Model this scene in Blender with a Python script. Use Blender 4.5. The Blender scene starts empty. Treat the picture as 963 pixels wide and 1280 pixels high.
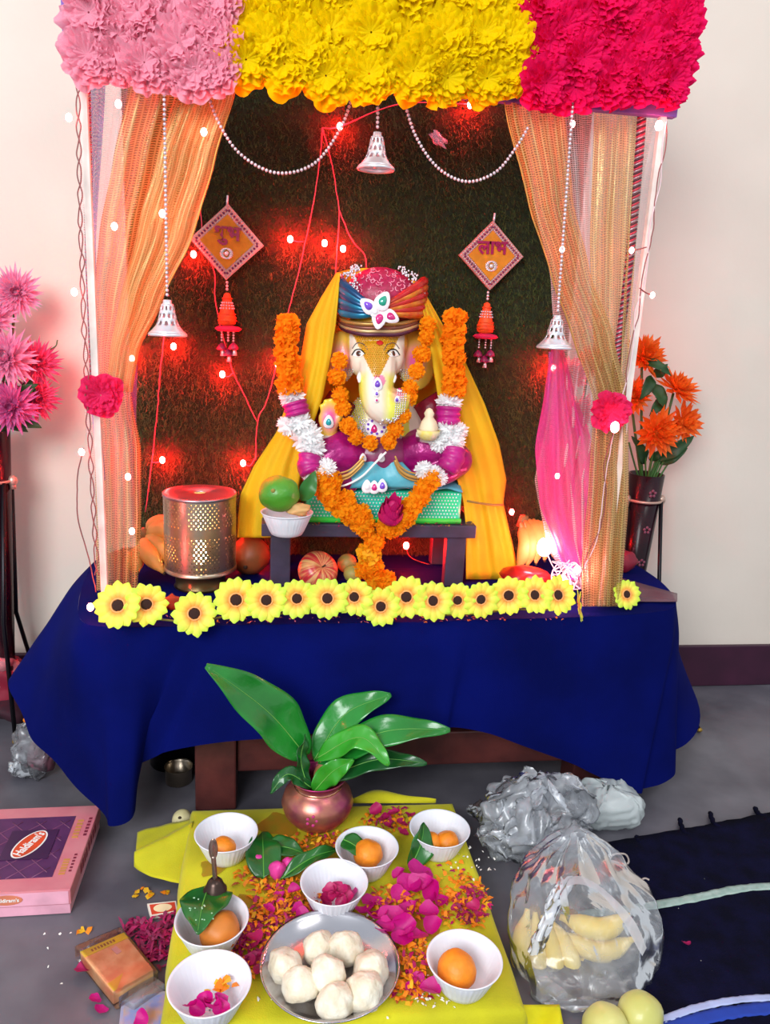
import bpy, math, random
import numpy as np
from mathutils import Vector, Matrix, noise
from mathutils.bvhtree import BVHTree
PI = math.pi
random.seed(7)
S = bpy.context.scene
COL = S.collection

# ------------------------------------------------------------------ camera, world, lights, exposure
W_, H_, FPX = 963, 1280, 970.0
TH, PS, RO = math.radians(14.3), math.radians(8.5), math.radians(2.9)
CAM = Vector((0, 0, .86))
fw = Vector((math.sin(PS) * math.cos(TH), math.cos(PS) * math.cos(TH), -math.sin(TH)))
r0 = Vector((math.cos(PS), -math.sin(PS), 0)); u0 = r0.cross(fw)
rt = math.cos(RO) * r0 + math.sin(RO) * u0
up = math.cos(RO) * u0 - math.sin(RO) * r0
cd = bpy.data.cameras.new('camera'); cam = bpy.data.objects.new('camera', cd); COL.objects.link(cam)
cd.sensor_fit = 'VERTICAL'; cd.sensor_height = 24; cd.lens = 24 * FPX / H_; cd.clip_start = .02
cam.matrix_world = Matrix(((rt.x, up.x, -fw.x, CAM.x), (rt.y, up.y, -fw.y, CAM.y), (rt.z, up.z, -fw.z, CAM.z), (0, 0, 0, 1)))
S.camera = cam

wd = bpy.data.worlds.new('world'); S.world = wd; wd.use_nodes = True
wd.node_tree.nodes['Background'].inputs[0].default_value = (.86, .92, 1.0, 1)
wd.node_tree.nodes['Background'].inputs[1].default_value = .56

def area(name, loc, target, sx, sy, power, col):
    l = bpy.data.lights.new(name, 'AREA'); l.shape = 'RECTANGLE'; l.size = sx; l.size_y = sy; l.energy = power; l.color = col
    o = bpy.data.objects.new(name, l); COL.objects.link(o); o.location = loc
    o.rotation_euler = (Vector(target) - Vector(loc)).to_track_quat('-Z', 'Y').to_euler(); return o
area('window_daylight', (-1.2, -1.5, 1.9), (.2, 1.3, .7), 1.6, 1.4, 72, (.95, .98, 1.0))
area('room_tube_light', (1.3, -.3, 2.7), (.3, 1.3, .5), 1.2, .3, 7, (1, .97, .93))
vs = S.view_settings; vs.view_transform = 'Standard'; vs.look = 'None'; vs.gamma = 1; vs.exposure = .42
S.cycles.use_denoising = True
S.cycles.transparent_max_bounces = 24
S.cycles.max_bounces = 8
S.cycles.sample_clamp_indirect = 4

def at(px, py, X=None, Y=None, Z=None):
    """world point seen at a pixel, at a known depth plane"""
    d = (px - 481.5) / FPX * rt - (py - 640) / FPX * up + fw
    for i, v in enumerate((X, Y, Z)):
        if v is not None: return CAM + d * ((v - CAM[i]) / d[i])

# ------------------------------------------------------------------ materials
def lin(c):
    if isinstance(c, str):
        c = [int(c[i:i + 2], 16) / 255 for i in (0, 2, 4)]
    return [x / 12.92 if x <= .04045 else ((x + .055) / 1.055) ** 2.4 for x in c]
MATS = {}
def mat(name, col, rough=.6, metal=0, var=.12, scale=25, bump=0, bscale=80, emis=None, estr=1, transl=0, alpha=1, col2=None, coat=0, sub=0, attr=False, spec=.5, sheen=0):
    if name in MATS: return MATS[name]
    m = bpy.data.materials.new(name); MATS[name] = m; m.use_nodes = True
    nt = m.node_tree; N = nt.nodes; L = nt.links; b = N['Principled BSDF']; out = N['Material Output']
    c = lin(col)
    tc = N.new('ShaderNodeTexCoord')
    if attr:
        a = N.new('ShaderNodeAttribute'); a.attribute_name = 'Col'; csock = a.outputs['Color']
    else:
        nz = N.new('ShaderNodeTexNoise'); nz.inputs['Scale'].default_value = scale; nz.inputs['Detail'].default_value = 4
        L.new(tc.outputs['Object'], nz.inputs['Vector'])
        mx = N.new('ShaderNodeMix'); mx.data_type = 'RGBA'
        ramp = N.new('ShaderNodeMapRange'); ramp.inputs[1].default_value = .35; ramp.inputs[2].default_value = .65
        L.new(nz.outputs['Fac'], ramp.inputs[0]); L.new(ramp.outputs[0], mx.inputs['Factor'])
        c2 = lin(col2) if col2 else [x * (1 + var) for x in c]; c1 = c if col2 else [x * (1 - var) for x in c]
        mx.inputs['A'].default_value = (*c1, 1); mx.inputs['B'].default_value = (*[min(1, x) for x in c2], 1)
        csock = mx.outputs['Result']
    L.new(csock, b.inputs['Base Color'])
    b.inputs['Roughness'].default_value = rough; b.inputs['Metallic'].default_value = metal
    b.inputs['Specular IOR Level'].default_value = spec
    if coat: b.inputs['Coat Weight'].default_value = coat; b.inputs['Coat Roughness'].default_value = .1
    if sheen: b.inputs['Sheen Weight'].default_value = sheen
    if sub:
        b.inputs['Subsurface Weight'].default_value = sub; b.inputs['Subsurface Scale'].default_value = .01
    if emis:
        b.inputs['Emission Color'].default_value = (*emis, 1); b.inputs['Emission Strength'].default_value = estr
    if bump:
        bn = N.new('ShaderNodeTexNoise'); bn.inputs['Scale'].default_value = bscale; bn.inputs['Detail'].default_value = 3
        L.new(tc.outputs['Object'], bn.inputs['Vector'])
        bp = N.new('ShaderNodeBump'); bp.inputs['Strength'].default_value = bump; bp.inputs['Distance'].default_value = .003
        L.new(bn.outputs['Fac'], bp.inputs['Height']); L.new(bp.outputs['Normal'], b.inputs['Normal'])
    sh = b.outputs[0]
    if transl:
        t = N.new('ShaderNodeBsdfTranslucent'); L.new(csock, t.inputs['Color'])
        ms = N.new('ShaderNodeMixShader'); ms.inputs[0].default_value = transl; L.new(sh, ms.inputs[1]); L.new(t.outputs[0], ms.inputs[2]); sh = ms.outputs[0]
    if alpha < 1:
        t = N.new('ShaderNodeBsdfTransparent')
        ms = N.new('ShaderNodeMixShader'); ms.inputs[0].default_value = alpha; L.new(t.outputs[0], ms.inputs[1]); L.new(sh, ms.inputs[2]); sh = ms.outputs[0]
    L.new(sh, out.inputs['Surface'])
    return m

def net_mat(name, col, col2, cover, sparkle=0, rows=260, cols=90, thr=.42):
    """sheer net: threads along u and v (attribute uvv), the holes let light through"""
    m = bpy.data.materials.new(name); m.use_nodes = True; nt = m.node_tree; N = nt.nodes; L = nt.links
    b = N['Principled BSDF']; out = N['Material Output']
    a = N.new('ShaderNodeAttribute'); a.attribute_name = 'uvv'
    sp = N.new('ShaderNodeSeparateXYZ'); L.new(a.outputs['Vector'], sp.inputs[0])
    def math_(op, x, y=None):
        n = N.new('ShaderNodeMath'); n.operation = op
        for i, v in enumerate((x, y)):
            if v is None: continue
            if isinstance(v, (int, float)): n.inputs[i].default_value = v
            else: L.new(v, n.inputs[i])
        return n.outputs[0]
    nz = N.new('ShaderNodeTexNoise'); nz.inputs['Scale'].default_value = 9; L.new(a.outputs['Vector'], nz.inputs['Vector'])
    wob = math_('MULTIPLY', nz.outputs['Fac'], 10)
    vv = math_('ADD', math_('MULTIPLY', sp.outputs[1], rows), wob)
    t1 = math_('ABSOLUTE', math_('SINE', vv)); t2 = math_('ABSOLUTE', math_('SINE', math_('MULTIPLY', sp.outputs[0], cols)))
    th = math_('MAXIMUM', math_('POWER', t1, 3), math_('POWER', t2, 6))
    n2 = N.new('ShaderNodeTexNoise'); n2.inputs['Scale'].default_value = 5; n2.inputs['Detail'].default_value = 5; L.new(a.outputs['Vector'], n2.inputs['Vector'])
    fac = math_('ADD', math_('MULTIPLY', th, thr), math_('MULTIPLY', math_('SUBTRACT', n2.outputs['Fac'], .5), .7))
    fac = math_('ADD', fac, cover); cl = N.new('ShaderNodeClamp'); L.new(fac, cl.inputs[0]); cl.inputs[1].default_value = .12; cl.inputs[2].default_value = .97
    mx = N.new('ShaderNodeMix'); mx.data_type = 'RGBA'; mx.inputs['A'].default_value = (*lin(col), 1); mx.inputs['B'].default_value = (*lin(col2), 1)
    L.new(th, mx.inputs['Factor']); L.new(mx.outputs['Result'], b.inputs['Base Color'])
    b.inputs['Roughness'].default_value = .38
    if sparkle:
        vo = N.new('ShaderNodeTexVoronoi'); vo.inputs['Scale'].default_value = 700
        tc = N.new('ShaderNodeTexCoord'); L.new(tc.outputs['Object'], vo.inputs['Vector'])
        s2 = N.new('ShaderNodeSeparateColor'); L.new(vo.outputs['Color'], s2.inputs[0])
        L.new(math_('MULTIPLY', math_('GREATER_THAN', s2.outputs[0], .6), sparkle), b.inputs['Metallic'])
        bp = N.new('ShaderNodeBump'); bp.inputs['Strength'].default_value = .8; bp.inputs['Distance'].default_value = .002
        L.new(s2.outputs[1], bp.inputs['Height']); L.new(bp.outputs['Normal'], b.inputs['Normal'])
    tl = N.new('ShaderNodeBsdfTranslucent'); L.new(mx.outputs['Result'], tl.inputs[0])
    m1 = N.new('ShaderNodeMixShader'); m1.inputs[0].default_value = .4; L.new(b.outputs[0], m1.inputs[1]); L.new(tl.outputs[0], m1.inputs[2])
    tr = N.new('ShaderNodeBsdfTransparent'); ms = N.new('ShaderNodeMixShader')
    L.new(cl.outputs[0], ms.inputs[0]); L.new(tr.outputs[0], ms.inputs[1]); L.new(m1.outputs[0], ms.inputs[2]); L.new(ms.outputs[0], out.inputs[0])
    return m

def plastic_mat(name, base=.16, tint=(.9, .94, 1), mx=.6):
    m = bpy.data.materials.new(name); m.use_nodes = True; nt = m.node_tree; N = nt.nodes; L = nt.links
    N.remove(N['Principled BSDF']); out = N['Material Output']
    tc = N.new('ShaderNodeTexCoord')
    nz = N.new('ShaderNodeTexNoise'); nz.inputs['Scale'].default_value = 13; nz.inputs['Detail'].default_value = 4; nz.inputs['Distortion'].default_value = 1.2
    L.new(tc.outputs['Object'], nz.inputs['Vector'])
    bp = N.new('ShaderNodeBump'); bp.inputs['Strength'].default_value = .7; bp.inputs['Distance'].default_value = .006; L.new(nz.outputs['Fac'], bp.inputs['Height'])
    gl = N.new('ShaderNodeBsdfGlossy'); gl.inputs['Roughness'].default_value = .26; L.new(bp.outputs[0], gl.inputs['Normal'])
    df = N.new('ShaderNodeBsdfDiffuse'); df.inputs[0].default_value = (*tint, 1)
    tl = N.new('ShaderNodeBsdfTranslucent'); tl.inputs[0].default_value = (*tint, 1)
    tr = N.new('ShaderNodeBsdfTransparent'); tr.inputs[0].default_value = (.97, .98, 1, 1)
    a1 = N.new('ShaderNodeMixShader'); a1.inputs[0].default_value = .5; L.new(df.outputs[0], a1.inputs[1]); L.new(tl.outputs[0], a1.inputs[2])
    mr = N.new('ShaderNodeMapRange'); mr.inputs[1].default_value = .42; mr.inputs[2].default_value = .8; mr.inputs[3].default_value = base; mr.inputs[4].default_value = min(1, base + mx); L.new(nz.outputs['Fac'], mr.inputs[0])
    a2 = N.new('ShaderNodeMixShader'); L.new(mr.outputs[0], a2.inputs[0]); L.new(tr.outputs[0], a2.inputs[1]); L.new(a1.outputs[0], a2.inputs[2])
    fr = N.new('ShaderNodeFresnel'); fr.inputs[0].default_value = 1.5; L.new(bp.outputs[0], fr.inputs['Normal'])
    mm = N.new('ShaderNodeMath'); mm.operation = 'MULTIPLY_ADD'; mm.inputs[1].default_value = .9; mm.inputs[2].default_value = .04; mm.use_clamp = True; L.new(fr.outputs[0], mm.inputs[0])
    a3 = N.new('ShaderNodeMixShader'); L.new(mm.outputs[0], a3.inputs[0]); L.new(a2.outputs[0], a3.inputs[1]); L.new(gl.outputs[0], a3.inputs[2])
    L.new(a3.outputs[0], out.inputs[0]); return m

# ------------------------------------------------------------------ mesh builder
def V(*a): return Vector(a)
def T(x, y=None, z=None): return Matrix.Translation(x if y is None else (x, y, z))
def R(a, ax): return Matrix.Rotation(a, 4, ax)
def Sc(x, y, z): return Matrix.Diagonal((x, y, z, 1))
class MB:
    def __init__(s): s.v = []; s.f = []; s.mi = []; s.uv = []
    def add(s, vs_, fs, mi=0, M=None, uv=None):
        o = len(s.v)
        s.v += [tuple(M @ Vector(p)) if M else tuple(p) for p in vs_]
        s.f += [tuple(i + o for i in f) for f in fs]; s.mi += [mi] * len(fs)
        s.uv += uv if uv else [(0, 0, 0)] * len(vs_)
        return s
    def box(s, a, b, mi=0, M=None):
        x, y, z = a; X, Y, Z = b
        return s.add([(x, y, z), (X, y, z), (X, Y, z), (x, Y, z), (x, y, Z), (X, y, Z), (X, Y, Z), (x, Y, Z)],
                     [(0, 3, 2, 1), (4, 5, 6, 7), (0, 1, 5, 4), (1, 2, 6, 5), (2, 3, 7, 6), (3, 0, 4, 7)], mi, M)
    def grid(s, fn, nu, nv, mi=0, M=None, closeu=False, skip=None):
        vs_ = []; uv = []
        for j in range(nv + 1):
            for i in range(nu if closeu else nu + 1):
                vs_.append(fn(i / nu, j / nv)); uv.append((i / nu, j / nv, 0))
        w = nu if closeu else nu + 1; fs = []
        for j in range(nv):
            for i in range(nu):
                if skip and skip(i, j): continue
                i2 = (i + 1) % w if closeu else i + 1
                fs.append((j * w + i, j * w + i2, (j + 1) * w + i2, (j + 1) * w + i))
        return s.add(vs_, fs, mi, M, uv)
    def lathe(s, prof, n=24, mi=0, M=None, rib=None, skip=None, jit=0):
        np_ = len(prof) - 1
        def fn(u, v):
            k = min(int(round(v * np_)), np_); r, z = prof[k]; a = -u * 2 * PI
            if rib: r = r * (1 + rib(a, k))
            return (r * math.cos(a), r * math.sin(a), z)
        return s.grid(fn, n, np_, mi, M, closeu=True, skip=skip)
    def ell(s, c, r, n=16, m=10, mi=0, M=None, dis=0, sd=0):
        def fn(u, v):
            a = u * 2 * PI; t = PI * (v * .998 + .001)
            d = V(math.sin(t) * math.cos(a), math.sin(t) * math.sin(a), -math.cos(t))
            k = 1 + dis * (noise.noise(d * 1.6 + V(sd, sd * 2.3, 1))) if dis else 1
            return (c[0] + d.x * r[0] * k, c[1] + d.y * r[1] * k, c[2] + d.z * r[2] * k)
        return s.grid(fn, n, m, mi, M, closeu=True)
    def tube(s, pts, rad, n=8, mi=0, M=None, cap=True):
        pts = [Vector(p) for p in pts]; k = len(pts)
        rads = rad if isinstance(rad, (list, tuple)) else [rad] * k
        vs_ = []; t0 = (pts[1] - pts[0]).normalized(); nx = t0.orthogonal().normalized()
        for i, p in enumerate(pts):
            t = (pts[min(i + 1, k - 1)] - pts[max(i - 1, 0)])
            t = t.normalized() if t.length > 1e-9 else t0
            nx = (nx - t * nx.dot(t)); nx = nx.normalized() if nx.length > 1e-6 else t.orthogonal().normalized()
            ny = t.cross(nx)
            for j in range(n):
                a = 2 * PI * j / n; vs_.append(p + (nx * math.cos(a) + ny * math.sin(a)) * rads[i])
        fs = [(i * n + j, i * n + (j + 1) % n, (i + 1) * n + (j + 1) % n, (i + 1) * n + j) for i in range(k - 1) for j in range(n)]
        if cap: fs += [tuple(range(n - 1, -1, -1)), tuple((k - 1) * n + j for j in range(n))]
        return s.add(vs_, fs, mi, M)
    def prism(s, poly, y0, y1, mi=0, M=None):
        """polygon in x,z extruded along y"""
        n = len(poly)
        return s.add([(x, y0, z) for x, z in poly] + [(x, y1, z) for x, z in poly],
                     [tuple(range(n)), tuple(range(2 * n - 1, n - 1, -1))] + [(i, i + n, (i + 1) % n + n, (i + 1) % n) for i in range(n)], mi, M)
    def build(s, name, mats, parent=None, smooth=True, solid=0, bevel=0, sub=0):
        me = bpy.data.meshes.new(name); me.from_pydata(s.v, [], s.f)
        if not isinstance(mats, (list, tuple)): mats = [mats]
        for m in mats: me.materials.append(m)
        if len(mats) > 1: me.polygons.foreach_set('material_index', s.mi)
        a = me.attributes.new('uvv', 'FLOAT_VECTOR', 'POINT'); a.data.foreach_set('vector', np.array(s.uv, dtype=np.float32).ravel())
        me.polygons.foreach_set('use_smooth', [smooth] * len(s.f)); me.update()
        return link(name, me, parent, solid, bevel, sub)
def link(name, me, parent=None, solid=0, bevel=0, sub=0):
    o = bpy.data.objects.new(name, me); COL.objects.link(o)
    if parent is not None:
        o.parent = parent
        if parent.get('_w'): o.location = -Vector(parent['_w'])
        else:
            pp = parent.parent
            # sub-part of a world-built part: same frame
    if bevel: b = o.modifiers.new('bevel', 'BEVEL'); b.width = bevel; b.segments = 2; b.limit_method = 'ANGLE'
    if solid: b = o.modifiers.new('solid', 'SOLIDIFY'); b.thickness = solid; b.offset = 0
    if sub: b = o.modifiers.new('sub', 'SUBSURF'); b.levels = sub; b.render_levels = sub
    return o
def thing(name, label, cat, loc=(0, 0, 0), group=None, world=True, rot=None, scale=None):
    o = bpy.data.objects.new(name, None); COL.objects.link(o); o.location = loc; o.empty_display_size = .02
    if rot: o.rotation_euler = rot
    if scale: o.scale = (scale,) * 3
    if world: o['_w'] = tuple(loc)          # its parts are modelled in world coordinates
    return tag(o, label, cat, group)
def tag(o, label, cat, group=None):
    o['label'] = label; o['category'] = cat
    if group: o['group'] = group
    return o
def kind(o, k): o['kind'] = k; return o
def copy_tree(o, parent=None):
    c = o.copy(); COL.objects.link(c)
    if parent: c.parent = parent
    for ch in list(o.children): copy_tree(ch, c)
    return c
def inst(name, me, M, parent):
    o = bpy.data.objects.new(name, me); COL.objects.link(o); o.parent = parent
    w = parent.get('_w')
    o.matrix_local = (T(*(-Vector(w))) @ M) if w else M
    return o
def frame(p, n, upv=(0, 0, 1), s=1):
    """matrix whose local +Z points along n"""
    z = Vector(n).normalized(); x = Vector(upv).cross(z)
    x = x.normalized() if x.length > 1e-4 else z.orthogonal().normalized(); y = z.cross(x)
    return Matrix(((x.x * s, y.x * s, z.x * s, p[0]), (x.y * s, y.y * s, z.y * s, p[1]), (x.z * s, y.z * s, z.z * s, p[2]), (0, 0, 0, 1)))
def crom(pts, n):
    """smooth curve through points"""
    P_ = [Vector(p) for p in pts]; P_ = [2 * P_[0] - P_[1]] + P_ + [2 * P_[-1] - P_[-2]]; out = []
    k = len(P_) - 3
    for i in range(n + 1):
        t = min(i / n * k, k - 1e-6); j = int(t); t -= j; a, b, c, d = P_[j:j + 4]
        out.append(.5 * ((2 * b) + (c - a) * t + (2 * a - 5 * b + 4 * c - d) * t * t + (3 * b - a - 3 * c + d) * t ** 3))
    return out
def tomesh(o):
    COL.objects.link(o); dg = bpy.context.evaluated_depsgraph_get(); me = bpy.data.meshes.new_from_object(o.evaluated_get(dg)); n = o.name; bpy.data.objects.remove(o)
    o2 = bpy.data.objects.new('lettering', me); COL.objects.link(o2); return o2
def mix(a, b, t): return a + (b - a) * t
def lerp_rows(rows, y):
    for a, b in zip(rows, rows[1:]):
        if y <= b[0]:
            t = (y - a[0]) / (b[0] - a[0]); t = max(0, t); t = t * t * (3 - 2 * t) * .35 + t * .65
            return [mix(p, q, t) for p, q in zip(a[1:], b[1:])]
    return list(rows[-1][1:])

# ------------------------------------------------------------------ the setting
def wall_material():
    m = mat('cream_paint', 'e4d8cb', rough=.75, col2='dccfc2', scale=3, bump=.12, bscale=60); return m
WALL_Y = 1.65
w = MB().box((-3, WALL_Y, 0), (3.5, WALL_Y + .12, 3.0)).build('wall_back', wall_material(), smooth=False); kind(w, 'structure')
fl = MB().box((-3, -1.5, -.05), (3.5, WALL_Y + .12, 0)).build('floor', mat('grey_cement', '504e57', col2='6c6971', rough=.42, scale=7, bump=.25, bscale=30), smooth=False); kind(fl, 'structure')
bb = MB().box((-3, WALL_Y - .012, 0.001), (3.5, WALL_Y + .0, .108)).build('baseboard_back', mat('maroon_skirting', '431a33', col2='35142a', rough=.45, scale=12), smooth=False, bevel=.002); kind(bb, 'structure')

# ------------------------------------------------------------------ table
TZ = .37
m_wood = mat('red_brown_wood', '5e2a26', col2='3f1a1a', rough=.5, scale=14, bump=.3, bscale=40)
tb = thing('wooden_table', 'low red-brown wooden table hidden under the navy cloth, one leg and rail showing', 'table', (.2, 1.36, 0))
def boxpart(name, a, b, m, parent, bevel=.003): return MB().box(a, b).build(name, m, parent, smooth=False, bevel=bevel)
boxpart('table_top', (-.27, 1.235, .335), (.68, 1.575, .362), m_wood, tb)
for x in (-.127, .56):
    for y in (1.215, 1.49): boxpart('leg', (x, y, .001), (x + .07, y + .06, .335), m_wood, tb)
boxpart('rail', (-.056, 1.228, .068), (.559, 1.262, .135), m_wood, tb)
boxpart('rail', (-.056, 1.50, .068), (.559, 1.53, .135), m_wood, tb)

# tablecloth
def hempt(px, py, Y): return at(px, py, Y=Y)
edge = [V(-.30, 1.58, TZ), V(-.338, 1.50, TZ), V(-.335, 1.40, TZ), V(-.32, 1.28, TZ), V(-.295, 1.19, TZ), V(-.255, 1.166, TZ), V(-.20, 1.163, TZ), V(-.13, 1.165, TZ), V(-.05, 1.168, TZ), V(.1, 1.172, TZ), V(.28, 1.178, TZ), V(.40, 1.186, TZ), V(.55, 1.195, TZ), V(.66, 1.21, TZ), V(.728, 1.24, TZ), V(.762, 1.33, TZ), V(.768, 1.45, TZ), V(.75, 1.58, TZ)]
hem = [V(-.40, 1.60, .25), hempt(24, 842, 1.46), hempt(22, 852, 1.36), hempt(50, 912, 1.27), hempt(84, 962, 1.2), hempt(140, 1022, 1.14), hempt(168, 1024, 1.13), hempt(186, 972, 1.19), hempt(214, 938, 1.165), hempt(380, 916, 1.16), hempt(520, 905, 1.165), hempt(600, 914, 1.17), hempt(690, 948, 1.175), hempt(752, 975, 1.165), hempt(800, 990, 1.16), hempt(838, 945, 1.24), hempt(873, 886, 1.37), V(.85, 1.6, .2)]
EN = 170
E_ = crom(edge, EN); Hm = crom(hem, EN)
cx, cy = .21, 1.38
def drape(u, v):
    i = u * EN; k = min(int(i), EN - 1); t = i - k
    e = mix(E_[k], E_[k + 1], t); h = mix(Hm[k], Hm[k + 1], t)
    o = (V(e.x, e.y, 0) - V(cx, mix(e.y, cy, .5), 0)).normalized()
    p = mix(e, h, v)
    p += o * .012 * math.sin(min(1, v * 4) * PI / 2) - V(0, 0, .012) * 0
    f = math.sin(u * 46 + 1.2 * math.sin(u * 17)) * .5 + math.sin(u * 97 + 2) * .22
    f2 = math.exp(-((u - .43) / .015) ** 2) * 1.1 - math.exp(-((u - .455) / .01) ** 2) * .6 + math.exp(-((u - .60) / .006) ** 2) * .5 - math.exp(-((u - .83) / .01) ** 2) * 1.3 - math.exp(-((u - .885) / .008) ** 2) * .9 + math.exp(-((u - .86) / .012) ** 2) * .9
    amp = .014 * v ** 1.1
    p += o * (f * amp + f2 * .022 * v)
    p += V(0, 0, 1) * (.004 * noise.noise(V(u * 30, v * 3, 0)) * v)
    return p
cl = MB(); cl.grid(lambda u, v: drape(u, v), 340, 26)
def topf(u, v):
    k = min(int(u * EN), EN - 1); e = mix(E_[k], E_[k + 1], u * EN - k)
    c = V(mix(.02, .42, max(0, min(1, (e.x + .3) / 1.06))), 1.45, TZ)
    p = mix(e, c, v); p.z = TZ + .0015 * noise.noise(V(p.x * 14, p.y * 14, 3)); return p
cl.grid(topf, 340, 6)
cl.add([tuple(p) for p in (V(-.30, 1.58, TZ), V(.75, 1.58, TZ), V(.42, 1.45, TZ), V(.02, 1.45, TZ))], [(0, 1, 2, 3)])
m_navy = mat('navy_cotton', '050f5c', col2='040b48', rough=.85, scale=5, bump=.2, bscale=900, spec=.05)
clo = cl.build('tablecloth', m_navy)
tag(clo, 'plain navy blue cloth draped over the low table, corners hanging low', 'tablecloth')

# brown transparent stain-like patch of satin ribbon lying at the table's right edge
rb = MB().grid(lambda u, v: at(mix(775, 847, u), mix(mix(722, 742, u), 752, v), Z=TZ + .006 + .002 * math.sin(u * 9)), 12, 3)
tag(rb.build('ribbon', mat('brown_sheer_ribbon', '7a5560', rough=.4, alpha=.6), solid=.001), 'thin brownish sheer ribbon lying at the table right edge behind the lone sunflower', 'ribbon')

# ------------------------------------------------------------------ canopy: frame, turf panel, flower valances
PY = 1.535
fr = thing('canopy_frame', 'slim pale frame of the shrine canopy standing on the navy cloth', 'frame', (.18, 1.38, TZ))
m_post = mat('pale_cream_post', 'e8dcd2', rough=.6); m_purple = mat('purple_fabric_rail', '7a57b0', rough=.6)
for x in (-.270, .588):
    for y in (1.245, PY + .012): MB().box((x - .005, y - .005, TZ + .002), (x + .005, y + .005, 1.30)).build('post', m_post, fr, smooth=False)
boxpart('top_rail', (-.293, 1.237, 1.175), (.608, 1.253, 1.30), m_purple, fr, .001)
boxpart('top_rail', (-.293, PY + .004, 1.262), (.608, PY + .02, 1.30), m_purple, fr, .001)
for x in (-.285, .60): boxpart('side_rail', (x - .008, 1.253, 1.28), (x + .008, PY + .004, 1.30), m_purple, fr, .001)
ra = at(520, 114, Y=1.40); rb_ = at(668, 132, Y=1.40)
tf = thing('turf_backdrop', 'dark green artificial grass panel forming the back of the shrine', 'backdrop', (.18, PY, TZ))
boxpart('backing', (-.27, PY, TZ + .002), (.585, PY + .006, 1.262), mat('turf_base', '20290c', rough=.95, col2='161c08', scale=120), tf, 0)
rng = np.random.default_rng(3); NB = 70000
bx_ = rng.uniform(-.27, .585, NB); bz = rng.uniform(TZ + .004, 1.26, NB)
dx = rng.normal(0, .0035, NB); dz = rng.normal(-.004, .004, NB); dy = -rng.uniform(.004, .011, NB); wv = rng.uniform(.0006, .0012, NB)
vv = np.empty((NB, 3, 3)); vv[:, 0] = np.c_[bx_ - wv, np.full(NB, PY), bz]; vv[:, 1] = np.c_[bx_ + wv, np.full(NB, PY), bz]; vv[:, 2] = np.c_[bx_ + dx, PY + dy, bz + dz]
me = bpy.data.meshes.new('grass_blades'); me.from_pydata(vv.reshape(-1, 3).tolist(), [], np.arange(NB * 3).reshape(-1, 3).tolist())
me.materials.append(mat('turf_blades', '4a5420', rough=.6, col2='2c3412', scale=70)); kind(link('grass_blades', me, tf), 'stuff')

def carnation(seed, layers=8, seg=56):
    rnd = random.Random(seed); mb = MB()
    for L_ in range(layers):
        t = L_ / (layers - 1); R_ = mix(1.0, .38, t); z0 = mix(0, .42, t); ph = rnd.uniform(0, 9); lift = mix(.12, .75, t)
        k = rnd.choice((5, 6, 7))
        def fn(u, v, R_=R_, z0=z0, ph=ph, lift=lift, k=k, L_=L_):
            a = u * 2 * PI; sc = (1 + .16 * abs(math.sin(a * k / 2 + ph)) - .08 + .07 * math.sin(a * 3 + ph * 2))
            ruf = math.sin(a * (k * 2 + 1) + ph * 3) * .17 + math.sin(a * (k * 3 + 2) + ph) * .04 + noise.noise(V(math.cos(a) * 2.6, math.sin(a) * 2.6, seed + L_)) * .3
            r = R_ * sc * (.08 + .92 * v); z = z0 * .75 + lift * v ** 1.5 * R_ * .85 + ruf * v ** 2 * R_ * 1.25
            n_ = noise.noise(V(math.cos(a) * 2 + L_, math.sin(a) * 2, seed)) * .14 * v
            return ((r + n_) * math.cos(a), (r + n_) * math.sin(a), z + n_)
        mb.grid(fn, seg, 5, closeu=True)
    return mb
def flower_mat(n, c, c2): return mat(n, c, col2=c2, rough=.7, scale=45, transl=.5, spec=.15)
m_pk = flower_mat('pink_cloth_petals', 'ffa6c0', 'ffc6d6'); m_yl = flower_mat('yellow_cloth_petals', 'fff000', 'ffdc00'); m_mg = flower_mat('magenta_cloth_petals', 'ff1c78', 'f81068')
def carn_mesh(seed, m, name='flower'):
    mb = carnation(seed); me = bpy.data.meshes.new(name); me.from_pydata(mb.v, [], mb.f); me.materials.append(m)
    me.polygons.foreach_set('use_smooth', [True] * len(mb.f)); me.update(); return me
def valance(name, label, cols, m, seed, rmul=1):
    rnd = random.Random(seed); ms = [carn_mesh(seed + i, m) for i in range(3)]
    root = thing(name, label, 'flower garland', at(sum(c[0] for c in cols) / len(cols), 40, Y=1.21), 'cloth flower valances along the canopy top')
    for (px, ys) in cols:
        for (py, r) in ys:
            p = at(px + rnd.uniform(-5, 5), py + rnd.uniform(-5, 5), Y=1.215 + rnd.uniform(-.008, .008))
            n = V(rnd.uniform(-.25, .25), -1, rnd.uniform(-.35, .1))
            inst('flower', rnd.choice(ms), frame(p, n, (math.sin(rnd.uniform(0, 6)), 0, 1), r * .00113 * rmul) @ Sc(1, 1, .95), root)
    bk = MB().box((at(cols[0][0] - 15, 50, Y=1.23).x, 1.226, 1.20), (at(cols[-1][0] + 12, 50, Y=1.23).x, 1.232, 1.325)); bk.build('backing_strip', m, root, smooth=False)
valance('pink_flower_valance', 'pale pink ruffled cloth flowers at the canopy top left corner', [(112, [(70, 34), (18, 36), (-35, 34)]), (150, [(44, 34), (-6, 36)]), (178, [(82, 32), (20, 34), (-38, 34)]), (218, [(58, 36), (0, 36)]), (250, [(86, 34), (30, 36), (-30, 34)]), (272, [(84, 30), (50, 32), (0, 34)]), (150, [(78, 30)]), (218, [(88, 30)])], m_pk, 11)
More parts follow.
